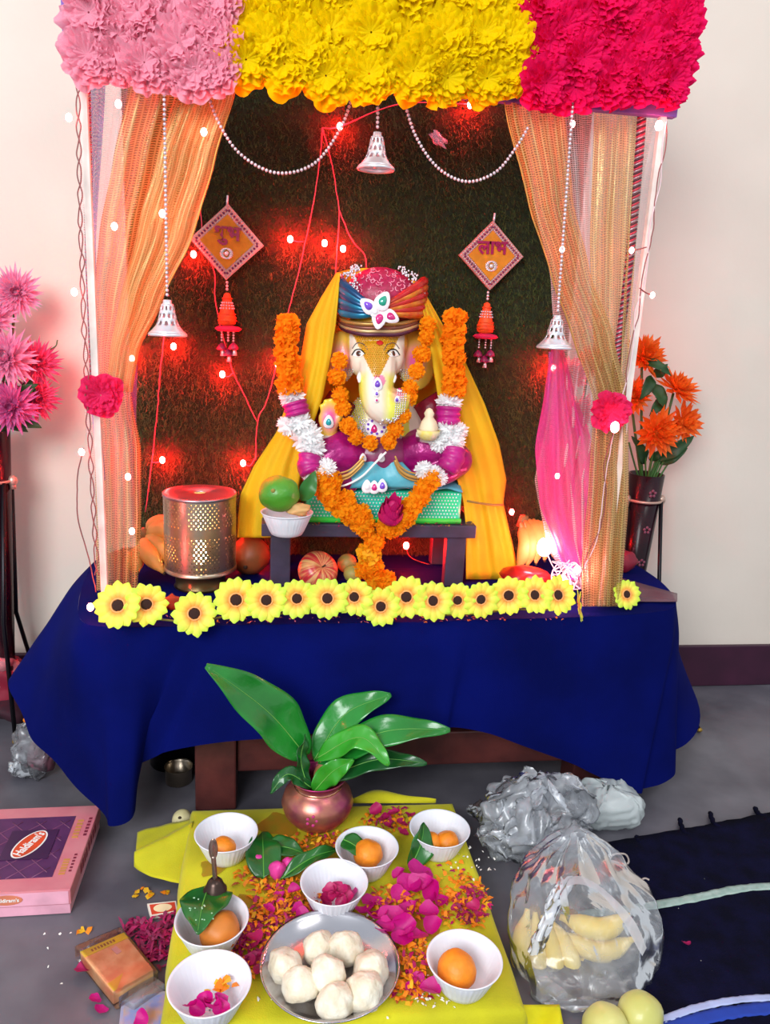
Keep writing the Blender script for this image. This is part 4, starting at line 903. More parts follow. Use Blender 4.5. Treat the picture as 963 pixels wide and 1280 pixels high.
def petal_me():
    mb = MB()
    def fn(u, v):
        x = (u - .5) * 2; w_ = .175 * (math.sin(min(1, .18 + v * .95) * PI * .62) ** 1.0) * (1 if v < .75 else math.sqrt(max(0.02, 1 - ((v - .75) / .26) ** 2)))
        return (x * w_, .22 + v * .80 * (1 - .03 * x * x), .06 + .10 * math.sin(v * 2.2) - .05 * x * x + .05 * v * v)
    mb.grid(fn, 4, 6); me = bpy.data.meshes.new('petal'); me.from_pydata(mb.v, [], mb.f); a = me.attributes.new('uvv', 'FLOAT_VECTOR', 'POINT'); a.data.foreach_set('vector', np.array(mb.uv, dtype=np.float32).ravel())
    me.materials.append(m_sfy); me.polygons.foreach_set('use_smooth', [True] * len(mb.f)); return me
pet = petal_me()
def disc_me():
    mb = MB(); mb.lathe([(.0, .16), (.12, .17), (.2, .15), (.24, .10), (.25, .03)], 20, rib=lambda a, k: .05 * math.sin(a * 9)); me = mesh_of(mb, 'seed_disc', mat('dark_brown_seed_disc', '3a1a12', rough=.8, bump=.8, bscale=40)); return me
def ring_me():
    mb = MB(); mb.lathe([(.25, .04), (.26, .15), (.31, .13), (.34, .06)], 24, rib=lambda a, k: .05 * math.sin(a * 12)); return mesh_of(mb, 'inner_ring', mat('peach_inner_ring', 'f0a860', rough=.6))
dme, rme = disc_me(), ring_me()
sfg = thing('sunflower_garland', 'row of lime-yellow cloth sunflowers strung along the front edge of the table', 'garland', at(430, 780, Y=1.17))
def sunflower(parent, px, py, rpx, Y=1.178, nrm=None, name='sunflower'):
    p = at(px, py, Y=Y); s = rpx * .00124
    h = bpy.data.objects.new(name, dme); COL.objects.link(h); h.parent = parent; w = Vector(parent['_w'])
    M = frame(p, nrm or (rr.uniform(-.2, .2), -1, rr.uniform(.15, .5)), (rr.uniform(-.3, .3), 0, 1), s); h.matrix_local = T(*(-w)) @ M
    for k in range(14):
        o = bpy.data.objects.new('petal', pet); COL.objects.link(o); o.parent = h; o.matrix_local = T(0, 0, .03 * (k % 2)) @ R(k * 2 * PI / 14 + rr.uniform(-.06, .06), 'Z') @ R(rr.uniform(-.12, .1), 'X') @ Sc(1.25, rr.uniform(.93, 1.04), 1)
    o = bpy.data.objects.new('inner_ring', rme); COL.objects.link(o); o.parent = h
    return h
sfl = [(148, 757, 29), (183, 755, 27), (243, 767, 28), (295, 750, 29), (333, 750, 27), (371, 748, 26), (409, 748, 27), (443, 746, 25), (476, 758, 26), (508, 746, 28), (541, 751, 27), (572, 750, 24), (601, 749, 25), (636, 744, 27), (668, 744, 26), (697, 744, 27)]
zedge = TZ
for i, (x, y, r_) in enumerate(sfl):
    Yp = 1.140 + .005 * (i % 2) + (x - 148) * .00006
    sunflower(sfg, x, y, r_, Y=Yp)
sunflower(sfg, 722, 757, 22, Y=1.185, nrm=(.95, -.35, .2))
MB().tube(crom([at(x, min(y + 18, 777), Y=1.15 + (x - 148) * .00006) for x, y, _ in sfl], 80), .0018, 5).build('stem_cord', mat('olive_cord', '6a6a2a', rough=.7), sfg)
lone = thing('sunflower', 'single lime-yellow cloth sunflower at the foot of the right curtain', 'flower', at(783, 760, Y=1.225))
sunflower(lone, 783, 743, 22, Y=1.228, nrm=(.1, -1, .4), name='flower_head')

# fruit behind the flowers
def banana(mb, base, tip, bend, r, n=10, mi=0):
    base, tip = Vector(base), Vector(tip); P_ = crom([base, mix(base, tip, .5) + Vector(bend), tip], 14)
    rad = [r * q for q in (.28, .36, .62, .88, 1, 1.04, 1.05, 1.05, 1.03, .98, .9, .76, .56, .34, .2)]; mb.tube(P_, rad, n); return mb
m_ban = mat('ripe_banana_skin', 'e8b45c', col2='d99a48', rough=.5, scale=20, bump=.1); m_bant = mat('banana_tip', '3a2818', rough=.7)
def bunch(name, label, lst, crown, m, group='banana bunches'):
    root = thing(name, label, 'banana bunch', crown, group)
    for (b, t, bend, r_) in lst:
        o = banana(MB(), b, t, bend, r_).build('banana', m, root)
        tv = (Vector(t) - Vector(b)).normalized(); MB().tube([Vector(t) - tv * .001, Vector(t) + tv * .004], [r_ * .22, r_ * .16], 8).build('banana_tip', m_bant, root)
    MB().tube([Vector(crown) + V(0, 0, .012), Vector(crown) - V(0, 0, .01)], [.008, .014], 10).build('crown', mat('banana_crown', '8a6a3a', rough=.7), root)
cb = at(182, 668, Y=1.42)
bunch('banana_bunch', 'bananas lying between the left curtain and the lantern', [(cb, at(230, 672, Y=1.38), V(0, 0, .012), .017), (cb, at(224, 712, Y=1.37), V(.0, -.01, .012), .017), (cb + V(0, 0, -.01), at(205, 716, Y=1.35), V(-.01, -.01, .01), .017), (cb + V(0, 0, -.02), at(172, 716, Y=1.35), V(-.01, -.01, 0), .016), (cb, at(215, 660, Y=1.40), V(0, .01, .012), .016)], cb, m_ban)
cb = at(655, 652, Y=1.44)
bunch('banana_bunch', 'bananas glowing pink between the yellow shawl and the right curtain', [(at(652 + k * 5, 655 - 5 * math.sin(k * .6), Y=1.43), at(648 + k * 11, 712 - k * 4, Y=1.375 - .004 * k), V(.006, -.020, .012), .0148) for k in range(6)], cb, m_ban)
m_apple = bpy.data.materials.new('striped_apple_skin'); m_apple.use_nodes = True; nt = m_apple.node_tree; b_ = nt.nodes['Principled BSDF']
wv = nt.nodes.new('ShaderNodeTexNoise'); tcn = nt.nodes.new('ShaderNodeTexCoord'); mp = nt.nodes.new('ShaderNodeMapping'); mp.inputs['Scale'].default_value = (34, 1.6, 1); tcn = nt.nodes.new('ShaderNodeAttribute'); tcn.attribute_name = 'uvv'; nt.links.new(tcn.outputs['Vector'], mp.inputs[0]); nt.links.new(mp.outputs[0], wv.inputs['Vector']); wv.inputs['Scale'].default_value = 1
cr = nt.nodes.new('ShaderNodeValToRGB'); nt.links.new(wv.outputs['Fac'], cr.inputs[0]); e = cr.color_ramp.elements; e[0].position = .4; e[0].color = (*lin('c23038'), 1); e[1].position = .6; e[1].color = (*lin('e0b070'), 1); nt.links.new(cr.outputs[0], b_.inputs['Base Color']); b_.inputs['Roughness'].default_value = .28
def applemesh(c, r, tilt):
    prof = []
    for i in range(21):
        t = PI * i / 20; rad = math.sin(t) * (1 + .10 * math.cos(t)) ; z = math.cos(t) * (.9) - .24 * math.exp(-(t / .35) ** 2) + .12 * math.exp(-((PI - t) / .3) ** 2); prof.append((max(.001, rad) * r, z * r))
    return prof, T(*c) @ tilt
ac = at(397, 714, Y=1.375); prof, M = applemesh(ac, .0375, R(.9, 'X') @ R(.3, 'Y'))
ap = thing('apple', 'red and green striped apple under the stool beside the hanging marigolds', 'apple', ac); MB().lathe(prof, 32, M=M).build('fruit_body', m_apple, ap)
MB().tube([M @ V(0, 0, .022), M @ V(.002, 0, .036)], .0015, 6).build('stem', mat('brown_stem', '4a3018', rough=.8), ap)
m_guava = mat('pale_green_guava', 'b9a25a', col2='9a9a4a', rough=.5, scale=30)
for x, y, Y, r_, lb in ((434, 711, 1.43, .019, 'small pale fruit under the stool, just behind the striped apple'), (441, 722, 1.375, .017, 'smallest pale fruit under the stool, between apple and hanging marigolds')):
    c = at(x, y, Y=Y); c.z = max(c.z, TZ + r_ * .9); fruit('guava', c, (r_,) * 3, m_guava, lb)
c = at(313, 697, Y=1.42); c.z = max(c.z, TZ + .036); pg = fruit('mango', c, (.037, .036, .037), mat('brown_orange_fruit_skin', 'a8542a', col2='7e4420', rough=.5, scale=12), 'round brownish orange fruit between the lantern and the stool', dis=.04)
MB().ell(c + V(-.008, -.035, -.012), (.004, .002, .004), 8, 6).build('stem_scar', mat('dark_scar', '4a2a18', rough=.8), pg)
# red cloth pieces
for (a, b, lb) in (((655, 722, 1.31), (.045, .03, .022), 'bright red apple-like fruit below the glowing bananas behind the sunflowers'), ((779, 706, 1.44), (.028, .02, .022), 'dark red cloth scrap behind the right gold curtain')):
    c = at(*a[:2], Y=a[2]); c.z = max(c.z, TZ + b[2] * .95); o = MB().ell((0, 0, 0), b, 20, 12, dis=.35, sd=a[0], M=T(*c)).build('red_fruit' if a[0] < 700 else 'cloth_scrap', mat('glossy_red', 'd01a10', rough=.3, col2='a01010') if a[0] < 700 else mat('wine_cloth', '8a0f30', rough=.6)); tag(o, lb, 'fruit' if a[0] < 700 else 'cloth')
o = MB().ell((0, 0, 0), (.015, .012, .013), 12, 8, dis=.8, sd=4, M=T(*at(215, 753, Y=1.24))).build('dried_flower', mat('rust_flower', 'b8401c', rough=.7)); tag(o, 'small rust red dried flower between the sunflowers in front of the lantern', 'flower')

# ------------------------------------------------------------------ vases with cloth flowers
def cflower(px, py, Y, r, nrm, mname, colA, colB, root, npet=26, wide=.13, name='flower'):
    m = mat(mname, colA, col2=colB, rough=.6, scale=60, transl=.3); mb = MB(); c = at(px, py, Y=Y); M = frame(c, nrm, (0, .2, 1), r)
    for L_ in range(4):
        n = npet - L_ * 4; el = mix(.12, 1.15, L_ / 3)
        for k in range(n):
            a = k / n * 2 * PI + L_ * .35 + rr.uniform(-.1, .1); e_ = el + rr.uniform(-.15, .15); ln = mix(1, .62, L_ / 3) * rr.uniform(.85, 1.08)
            d = V(math.cos(a) * math.cos(e_), math.sin(a) * math.cos(e_), math.sin(e_)); s_ = V(-math.sin(a), math.cos(a), 0); up_ = d.cross(s_) * -1
            q = [d * .08 - s_ * wide * .35, d * .08 + s_ * wide * .35, d * ln * .6 + s_ * wide - up_ * .03, d * ln + up_ * -.08, d * ln * .6 - s_ * wide - up_ * .03, d * ln * .55 + up_ * .04]
            mb.add(q, [(0, 1, 2, 5), (0, 5, 4), (5, 2, 3), (4, 5, 3)], 0, M)
    mb.ell((0, 0, .1), (.16, .16, .14), 10, 6, M=M)
    o = mb.build(name, m, root, smooth=False); return c
m_stem = mat('green_plastic_stem', '3f6a2c', rough=.5); m_lf = mat('dark_cloth_leaf', '2f5a2a', col2='1f4420', rough=.5, scale=30, transl=.15)
def leafobj(base, tip, w_, root, nrm=(0, -1, .3), m=None, name='leaf'): return MB().grid(leafpts(base, tip, w_, nrm), 6, 14).build(name, m or m_lf, root, solid=.0006)
def stand_vase(root_v, root_s, c, rimz, botz, rr1, rr2, ring_z, foot_off):
    MB().lathe([(rr2 * .2, botz), (rr2, botz), (mix(rr2, rr1, .5), mix(botz, rimz, .5)), (rr1, rimz), (rr1 * .93, rimz), (rr2 * .8, botz + .02)], 40, M=T(c[0], c[1], 0)).build('vase_body', mat('dark_maroon_lacquer', '2a0816', col2='18040e', rough=.22, scale=20, spec=.3), root_v)
    for k, zf in enumerate((.83, .45, .1)):
        zz = mix(botz, rimz, 1 - (1 - zf) * .42); r_ = mix(rr2, rr1, (zz - botz) / (rimz - botz)); q = MB()
        for j in range(5):
            a = j * 2 * PI / 5; q.ell((c[0] + .001 + math.sin(a) * .006, c[1] - r_ - .0005, zz + math.cos(a) * .006), (.0032, .001, .0032), 8, 5)
        q.build('painted_flower', mat('faded_pink_print', '8a4a60', rough=.4), root_v)
    rv = mix(rr2, rr1, (ring_z - botz) / (rimz - botz)) + .003
    MB().tube([(c[0] + rv * math.cos(a / 24 * 2 * PI), c[1] + rv * math.sin(a / 24 * 2 * PI), ring_z) for a in range(25)], .003, 8).build('ring', mat('beige_metal', 'c9a898', rough=.35, metal=.5), root_s)
    for sg in (-1, 1): MB().ell((c[0] + sg * (rv + .002), c[1] - .004, ring_z), (.009, .009, .011), 14, 10).tube([(c[0] + sg * (rv + .002), c[1] - .004, ring_z - .016), (c[0] + sg * (rv + .002), c[1] - .004, ring_z)], .006, 10).build('knob', MATS['beige_metal'], root_s)
    for fx, fy in foot_off:
        MB().tube([(c[0] + (.75 * rv if fx > 0 else -.75 * rv), c[1] + (rv if fy > 0 else -rv) * .66, ring_z), (c[0] + fx * .35, c[1] + fy * .4, ring_z * .45), (c[0] + fx, c[1] + fy, .004)], .0045, 8).build('leg', mat('black_metal', '16131a', rough=.3, metal=.6), root_s)
        MB().ell((c[0] + fx, c[1] + fy, .006), (.007, .007, .005), 10, 6).build('foot_cap', mat('brass_cap', 'a8863a', rough=.4, metal=.7), root_s)
pink_behind()
vc = at(809, 592, Y=1.555); rz_ = vc.z
vr = thing('tall_vase', 'tall dark maroon tapered vase with orange cloth flowers behind the table right end', 'vase', (vc.x, vc.y, .04))
vst = thing('vase_stand', 'black metal vase stand with beige ring behind the table right end', 'stand', (vc.x, vc.y, 0), 'floor vase stands')
ring_z = at(812, 624, Y=1.555).z
ftp = at(874, 915, Z=0)
stand_vase(vr, vst, vc, rz_, .04, .0375, .012, ring_z, [(ftp.x - vc.x, ftp.y - vc.y), (-.07, .04), (.05, .07)])
orr = thing('orange_bouquet', 'bunch of orange spiky cloth flowers with green leaves in the right vase', 'bouquet', (vc.x, vc.y, rz_ - .02))
for (x, y, Y, r_, nm) in ((806, 446, 1.56, 33, (.1, -.8, .5)), (846, 487, 1.55, 34, (.3, -.55, .8)), (822, 540, 1.52, 36, (.05, -1, .15)), (853, 528, 1.54, 32, (.4, -.9, .2)), (790, 495, 1.56, 28, (-.2, -.8, .4))):
    c = cflower(x, y, Y, r_ * .00163, nm, 'orange_cloth_petals', 'f8791a', 'f05a0c', orr, 20, .13)
    MB().tube(crom([V(vc.x + rr.uniform(-.015, .015), vc.y + rr.uniform(-.01, .01), rz_ - .09), V(mix(vc.x, c.x, .4), mix(vc.y, c.y, .5), rz_ + .03), c - Vector(nm).normalized() * .01], 10), .0028, 6).build('stem', m_stem, orr)
for a, b, w_ in (((815, 470), (800, 500), .013), ((818, 470), (835, 455), .012), ((820, 575), (868, 545), .016), ((805, 580), (790, 545), .013), ((825, 580), (860, 560), .011), ((826, 500), (812, 520), .012), ((815, 480), (832, 512), .014), ((812, 575), (830, 560), .01), ((806, 450), (840, 470), .010)):
    leafobj(at(*a, Y=1.55), at(*b, Y=1.53), w_, orr)
for k in range(7): MB().tube(crom([V(vc.x + rr.uniform(-.02, .02), vc.y, rz_ - .08), V(vc.x + (k - 3) * .012, vc.y - .012, rz_ + .02), V(vc.x + (k - 3) * .02, vc.y - .02, rz_ + .07)], 8), .002, 5).build('stem', m_stem, orr)
# left
vc2 = V(at(-14, 540, Y=1.555).x, 1.555, 0); rz2 = at(0, 537, Y=1.555).z
vl = thing('tall_vase', 'tall dark maroon vase of pink flowers cut off by the left frame edge', 'vase', (vc2.x, vc2.y, .04))
vsl = thing('vase_stand', 'black metal vase stand at the left frame edge', 'stand', (vc2.x, vc2.y, 0), 'floor vase stands')
f2 = at(20, 930, Z=0); stand_vase(vl, vsl, vc2, rz2, .04, .0375, .012, at(0, 600, Y=1.555).z, [(f2.x - vc2.x, f2.y - vc2.y), (-.07, .04), (.05, .06)])
pkb = thing('pink_bouquet', 'bunch of pink spiky cloth flowers with green leaves at the left frame edge', 'bouquet', (vc2.x, vc2.y, rz2 - .02))
for (x, y, Y, r_, nm, cc) in ((20, 366, 1.56, 33, (.2, -1, .1), 0), (8, 448, 1.52, 40, (.0, -1, .3), 0), (46, 455, 1.55, 32, (.5, -.8, .3), 1), (-12, 400, 1.55, 38, (-.1, -1, .4), 0), (14, 508, 1.51, 36, (.1, -1, .1), 2), (45, 497, 1.55, 30, (.6, -.8, 0), 1), (-30, 480, 1.52, 40, (-.2, -1, 0), 2)):
    c = cflower(x, y, Y, r_ * .00160, nm, ('light_pink_petals', 'pink_petals', 'orchid_petals')[cc], ('ef9ac4', 'e2508a', 'd860a8')[cc], ('f7b8d4', 'ec6a9c', 'e88ac4')[cc], pkb, 34, .07)
    MB().tube(crom([V(vc2.x + rr.uniform(-.015, .015), vc2.y, rz2 - .09), V(mix(vc2.x, c.x, .4), mix(vc2.y, c.y, .5), rz2 + .02), c - Vector(nm).normalized() * .01], 10), .0028, 6).build('stem', m_stem, pkb)
for a, b, w_ in (((20, 500), (48, 480), .014), ((20, 520), (52, 535), .014), ((10, 525), (35, 540), .012), ((30, 478), (45, 490), .013), ((-5, 535), (20, 515), .012)): leafobj(at(*a, Y=1.54), at(*b, Y=1.52), w_, pkb)
wire(pkb, [(62, 437), (70, 432), (72, 425)], 1.56, m_stem, .0012, 'stem')

# ------------------------------------------------------------------ floor board with yellow cloth
BZ = .06
bl_, br2, fr_, fl_ = V(-.122, 1.137, 0), V(.309, 1.128, 0), V(.308, .722, 0), V(-.116, .738, 0)
ch = thing('low_wooden_board', 'low square wooden offering board hidden under the yellow cloth', 'board', (.095, .93, 0))
MB().add([(p.x * .97 + .003, p.y * .985 + .013, z) for z in (.03, BZ - .004) for p in (fl_, fr_, br2, bl_)], [(0, 3, 2, 1), (4, 5, 6, 7), (0, 1, 5, 4), (1, 2, 6, 5), (2, 3, 7, 6), (3, 0, 4, 7)]).build('board_top', m_wood, ch, smooth=False)
for x in (-.08, .24):
    for y in (.76, 1.08): boxpart('foot', (x, y, .001), (x + .035, y + .035, .03), m_wood, ch)
m_yc = mat('lime_yellow_cloth', 'd2ca04', col2='b4ae00', rough=.8, scale=9, bump=.3, bscale=600, sheen=.1)
ring_ = [fl_, mix(fl_, fr_, .5), fr_, mix(fr_, br2, .5), br2, mix(br2, bl_, .5), bl_, mix(bl_, fl_, .5)]
def per(u):
    k = (u * 4) % 4; i = int(k); t = k - i; c = [fl_, fr_, br2, bl_]; return mix(c[i], c[(i + 1) % 4], t)
cen = V(.095, .93, 0)
def yc(u, v):
    p = per(u); z = BZ
    if v < .55: q = mix(cen, p, v / .55); return V(q.x, q.y, BZ + .0012 * noise.noise(q * 25) + (-.0 if v < .5 else -.0008))
    t = (v - .55) / .45; o = (p - cen).normalized(); side = (u * 4) % 4
    drop = .05 if side < 2 else .045
    d = .006 * math.sin(min(1, t * 3) * PI / 2) + .012 * t * (.5 + .5 * math.sin(u * 70)) * .6
    return V(p.x, p.y, 0) + o * d + V(0, 0, BZ - drop * t - .001)
ycl = MB().grid(yc, 240, 26, closeu=True); yco = ycl.build('yellow_cloth', m_yc); tag(yco, 'lime-yellow cloth covering the low offering board, one corner spread on the floor', 'cloth')
def fc_(u, v):
    cs = [at(172, 1040, Z=.012), at(245, 1025, Z=.045), at(228, 1102, Z=.03), at(168, 1092, Z=.006)]
    p = mix(mix(cs[0], cs[1], u), mix(cs[3], cs[2], u), v); p.z += .004 * math.sin(u * 3 + v * 2) + .022 * math.exp(-((v + u * .6 - .85) / .16) ** 2) + .002 * noise.noise(V(u * 4, v * 4, 0)); return p
MB().grid(fc_, 24, 20).build('cloth_corner', m_yc, yco, solid=.001)
def fc2(u, v):
    p = mix(at(440, 1004, Z=BZ - .002), at(545, 1004, Z=BZ - .002), u); q = p + V(.0, (.03 + .015 * math.sin(u * 5 + 1)) * math.sin(u * PI), .004); r = mix(p, q, v); r.z += .006 * math.sin(v * PI); return r
MB().grid(fc2, 24, 6).build('cloth_fold', m_yc, yco, solid=.001)
o = MB().grid(lambda u, v: at(mix(640, 700, u) + 8 * v, mix(1256, 1300, v), Z=.012 + .006 * math.sin(u * 7 + v * 3)), 14, 10).build('cloth_fold', mat('bright_yellow_fold', 'e0dc00', rough=.7), yco, solid=.001)
# orange kumkum-like stains on the cloth
def blot(px, py, r_, m, z=BZ + .0016):
    c = at(px, py, Z=z); n = 18; return [(c.x + math.cos(a) * r_ * (1 + .25 * math.sin(a * 3 + px)), c.y + math.sin(a) * r_ * (1 + .2 * math.sin(a * 4 + py)), z) for a in [i / n * 2 * PI for i in range(n)]]
m_st = mat('turmeric_stain', 'b8620c', col2='8a7a0a', rough=.7, scale=50, alpha=.55)
for (sx, sy, sr) in ((365, 1115, .045), (325, 1165, .03), (265, 1085, .018), (520, 1150, .035), (400, 1060, .035), (520, 1215, .03), (310, 1130, .02), (350, 1030, .03)):
    q = blot(sx, sy, sr, None); MB().add(q, [tuple(range(len(q)))]).build('stain', m_st, yco)
# ------------------------------------------------------------------ bowls with their contents
m_lad = mat('orange_sweet_ball', 'f09018', col2='e07c10', rough=.5, scale=60, bump=.3, bscale=200)
def laddu(b, dx_, dy_, r_, label, z=.012, sq=.9, m=None):
    o = MB().ell((0, 0, 0), (r_, r_, r_ * sq), 24, 16, dis=.08, sd=dx_ * 100, M=T(b.x + dx_, b.y + dy_, b.z + .004 + r_ * sq)).build('laddu', m or m_lad); tag(o, label, 'sweet', 'orange sweet balls in bowls'); return o
bw1 = bowl(283, 1040, BZ, 'ribbed white bowl at the back left corner of the yellow board')
bw2 = bowl(459, 1058, BZ, 'ribbed white bowl right of the copper pot with a leaf in it')
bw3 = bowl(550, 1035, BZ, 'ribbed white bowl at the back right corner of the yellow board')
bw4 = bowl(418, 1102, BZ, 'ribbed white bowl of wilted magenta petals at the centre of the board')
bw5 = bowl(265, 1148, BZ, 'ribbed white bowl covered by a folded betel leaf at the board left edge', tilt=(0, 0))
bw6 = bowl(262, 1228, BZ, 'ribbed white bowl with a few petals at the front left corner of the board', s=1.03)
bw7 = bowl(581, 1198, BZ, 'ribbed white bowl with one orange ball at the front right corner of the board')
laddu(bw1, -.004, -.012, .019, 'orange sweet ball in the back left bowl')
laddu(bw2, .003, .006, .022, 'orange sweet ball in the bowl right of the copper pot')
laddu(bw3, -.012, -.006, .017, 'left orange sweet ball in the back right bowl'); laddu(bw3, .012, -.006, .018, 'right orange sweet ball in the back right bowl')
laddu(bw5, .010, -.006, .026, 'orange brown sweet ball under the betel leaf at the board left edge', m=mat('brown_orange_ball', 'd07a28', rough=.5))
laddu(bw7, -.010, -.004, .0235, 'orange sweet ball in the front right bowl', sq=1.0)
# petals
def petal_mesh(seed, ln=1, w_=.8, cup=.3):
    rnd = random.Random(seed); mb = MB(); a0 = rnd.uniform(0, 6)
    def fn(u, v):
        a = u * 2 * PI; r = v; x = math.cos(a) * r * w_ * (1 + .1 * math.sin(3 * a + a0)); y = math.sin(a) * r * ln
        return (x, y, cup * (r * r) * (1 + .5 * math.sin(2 * a + a0)) + .08 * math.sin(5 * a + a0) * r * r)
    mb.grid(fn, 14, 4, closeu=True); return mb
PETM = [mesh_of(petal_mesh(i, cup=.28 + .1 * i), 'rose_petal', mat('magenta_fresh_petal', 'e01494', col2='c00c7c', rough=.35, scale=60, transl=.25, bump=.2)) for i in range(4)]
PETD = [mesh_of(petal_mesh(i + 9, cup=.4), 'rose_petal', mat('dark_wine_petal', 'b01058', col2='c82870', rough=.45, scale=60, transl=.2)) for i in range(3)]
def petals(lst, label, group, mes, z=BZ, Zf=None):
    for (x, y, r_) in lst:
        c = at(x, y, Z=z + .004); o = link('rose_petal', rr.choice(mes)); s_ = r_ * .00112
        o.location = (c.x, c.y, z + rr.uniform(.003, .012)); o.scale = (s_,) * 3; o.rotation_euler = (rr.uniform(-.5, .5), rr.uniform(-.5, .5), rr.uniform(0, 6)); tag(o, label, 'petal', group)
petals([(436, 1128, 14), (455, 1142, 16), (478, 1132, 15), (470, 1150, 16), (490, 1152, 18), (505, 1165, 16), (480, 1168, 15), (512, 1108, 17), (525, 1095, 20), (528, 1112, 18), (540, 1118, 15), (548, 1128, 12), (500, 1120, 14), (536, 1145, 15), (540, 1160, 13), (515, 1140, 14), (500, 1098, 10), (462, 1128, 12), (520, 1178, 15), (502, 1180, 14)], 'magenta rose petal in the big heap between the plate and the right bowls', 'rose petals heaped right of the steel plate', PETM)
petals([(335, 1142, 9), (352, 1132, 8), (372, 1140, 9), (378, 1148, 10), (368, 1118, 8), (350, 1120, 7), (340, 1152, 8), (391, 1140, 8)], 'magenta petal among orange shreds behind the steel plate', 'petals behind the steel plate', PETM)
petals([(300, 1180, 12), (312, 1190, 13), (322, 1200, 10), (318, 1178, 11), (308, 1205, 10), (300, 1165, 11), (325, 1215, 8)], 'wilted wine red petal between the two left bowls and the plate', 'wilted petals left of the steel plate', PETD)
petals([(470, 1018, 11), (480, 1024, 11), (492, 1020, 10), (502, 1030, 10), (512, 1022, 9), (486, 1034, 9), (505, 1044, 8)], 'wine red petal at the back edge of the board between two bowls', 'petals at the back of the board', PETD)
petals([(585, 1118, 9), (592, 1138, 9), (578, 1132, 8), (598, 1148, 8), (570, 1140, 8)], 'wine red petal right of the big petal heap near the cloth edge', 'petals near the right cloth edge', PETD)
petals([(545, 1235, 9), (538, 1246, 12), (522, 1226, 9), (512, 1238, 8)], 'pink petal left of the front right bowl', 'petals in front of the bowls', PETM)
petals([(108, 1213, 13)], 'magenta petal on the floor left of the small orange packet', None, PETD, 0)
petals([(118, 1252, 9), (126, 1262, 8)], 'pink petal on the floor at the bottom left corner', 'petals on the floor', PETM, 0)
petals([(178, 1278, 10)], 'magenta petal lying on the blue picture packet', None, PETM, .004)
petals([(858, 1183, 6)], 'tiny crimson petal on the dark rug', None, PETD, .008)
for (b, lst, mm, lb) in ((bw4, [(-.008, -.012), (.005, -.014), (.014, -.008), (.006, -.004), (-.002, -.008), (.018, -.016), (-.014, -.014), (0, -.018), (.010, -.020), (.016, -.002), (-.006, -.002), (.004, .004)], PETD, 'wilted magenta petal in the central white bowl'), (bw6, [(-.012, -.018), (.000, -.02), (.010, -.014), (-.004, -.008), (-.02, -.014), (.014, -.022), (.003, -.014)], PETM, 'pink rose petal in the front left white bowl')):
    for (dx_, dy_) in lst:
        o = link('rose_petal', rr.choice(mm)); o.location = (b.x + dx_, b.y + dy_ + .004, b.z + .016 + rr.uniform(0, .012)); o.scale = (.0105,) * 3; o.rotation_euler = (rr.uniform(-.8, .8), rr.uniform(-.8, .8), rr.uniform(0, 6)); tag(o, lb, 'petal', lb.replace('petal', 'petals'))
_bd = MB(); _bd.lathe([(.02, -1), (.5, -.9), (.8, -.5), (.85, 0), (.68, .5), (.42, .9), (.2, 1.1), (.02, 1.15)], 30, rib=lambda a, k: .09 * math.sin(a * 3 + k * .7) + .04 * math.sin(a * 7 + k)); me_bud = mesh_of(_bd, 'rose_bud', mat('hot_pink_petal', 'f0209c', col2='f460b8', rough=.4, scale=60, transl=.2))
# rose bud left of the pot leaves
for i, (x, y, s) in enumerate(((347, 1087, .0145), (361, 1080, .012), (324, 1074, .009))):
    o = link('rose_bud', me_bud); c = at(x, y, Z=BZ + .014); o.matrix_world = frame(c, (.2 - .3 * i, -.5, .8), (1, 0, 0), s); tag(o, ('bright pink rose bud lying on the betel leaf left of the copper pot', 'paler pink rose bud behind the bright one beside the copper pot', 'smallest pink bud at the far left beside the copper pot')[i], 'rose', 'rose buds by the copper pot')
# shreds
def shreds(name, regions, n, mats_, z, label=None, cat=None, ln=(.004, .009), w_=.0011, hz=.006, parent=None):
    mb = MB()
    for _ in range(n):
        (cx_, cy_, rx, ry, wgt) = rr.choices(regions, [r[4] for r in regions])[0]
        a = rr.uniform(0, 2 * PI); q = math.sqrt(rr.random()); p = at(cx_ + rx * q * math.cos(a), cy_ + ry * q * math.sin(a), Z=z); h = rr.uniform(.0015, hz) * (1 - q * .6)
        th = rr.uniform(0, 2 * PI); L_ = rr.uniform(*ln); d = V(math.cos(th), math.sin(th), rr.uniform(-.3, .5)) * L_; s_ = V(-math.sin(th), math.cos(th), rr.uniform(-.5, .5)) * w_ * rr.uniform(.7, 1.8)
        p = V(p.x, p.y, z + h); m_ = p + d * .5 + V(0, 0, L_ * .2)
        mb.add([p - s_, p + s_, m_ + s_ * 1.2, m_ - s_ * 1.2, p + d], [(0, 1, 2, 3), (3, 2, 4)], rr.randrange(len(mats_)))
    o = mb.build(name, mats_, parent); kind(o, 'stuff')
    if label: tag(o, label, cat)
    return o
m_sh1 = mat('orange_shred', 'ff9010', rough=.6, transl=.2); m_sh2 = mat('yellow_shred', 'f0b81c', rough=.6, transl=.2); m_sh3 = mat('magenta_shred', 'b81460', rough=.5, transl=.2); m_sh4 = mat('rust_shred', 'b4501a', rough=.6); m_sh5 = mat('green_shred', '5a7a20', rough=.6)
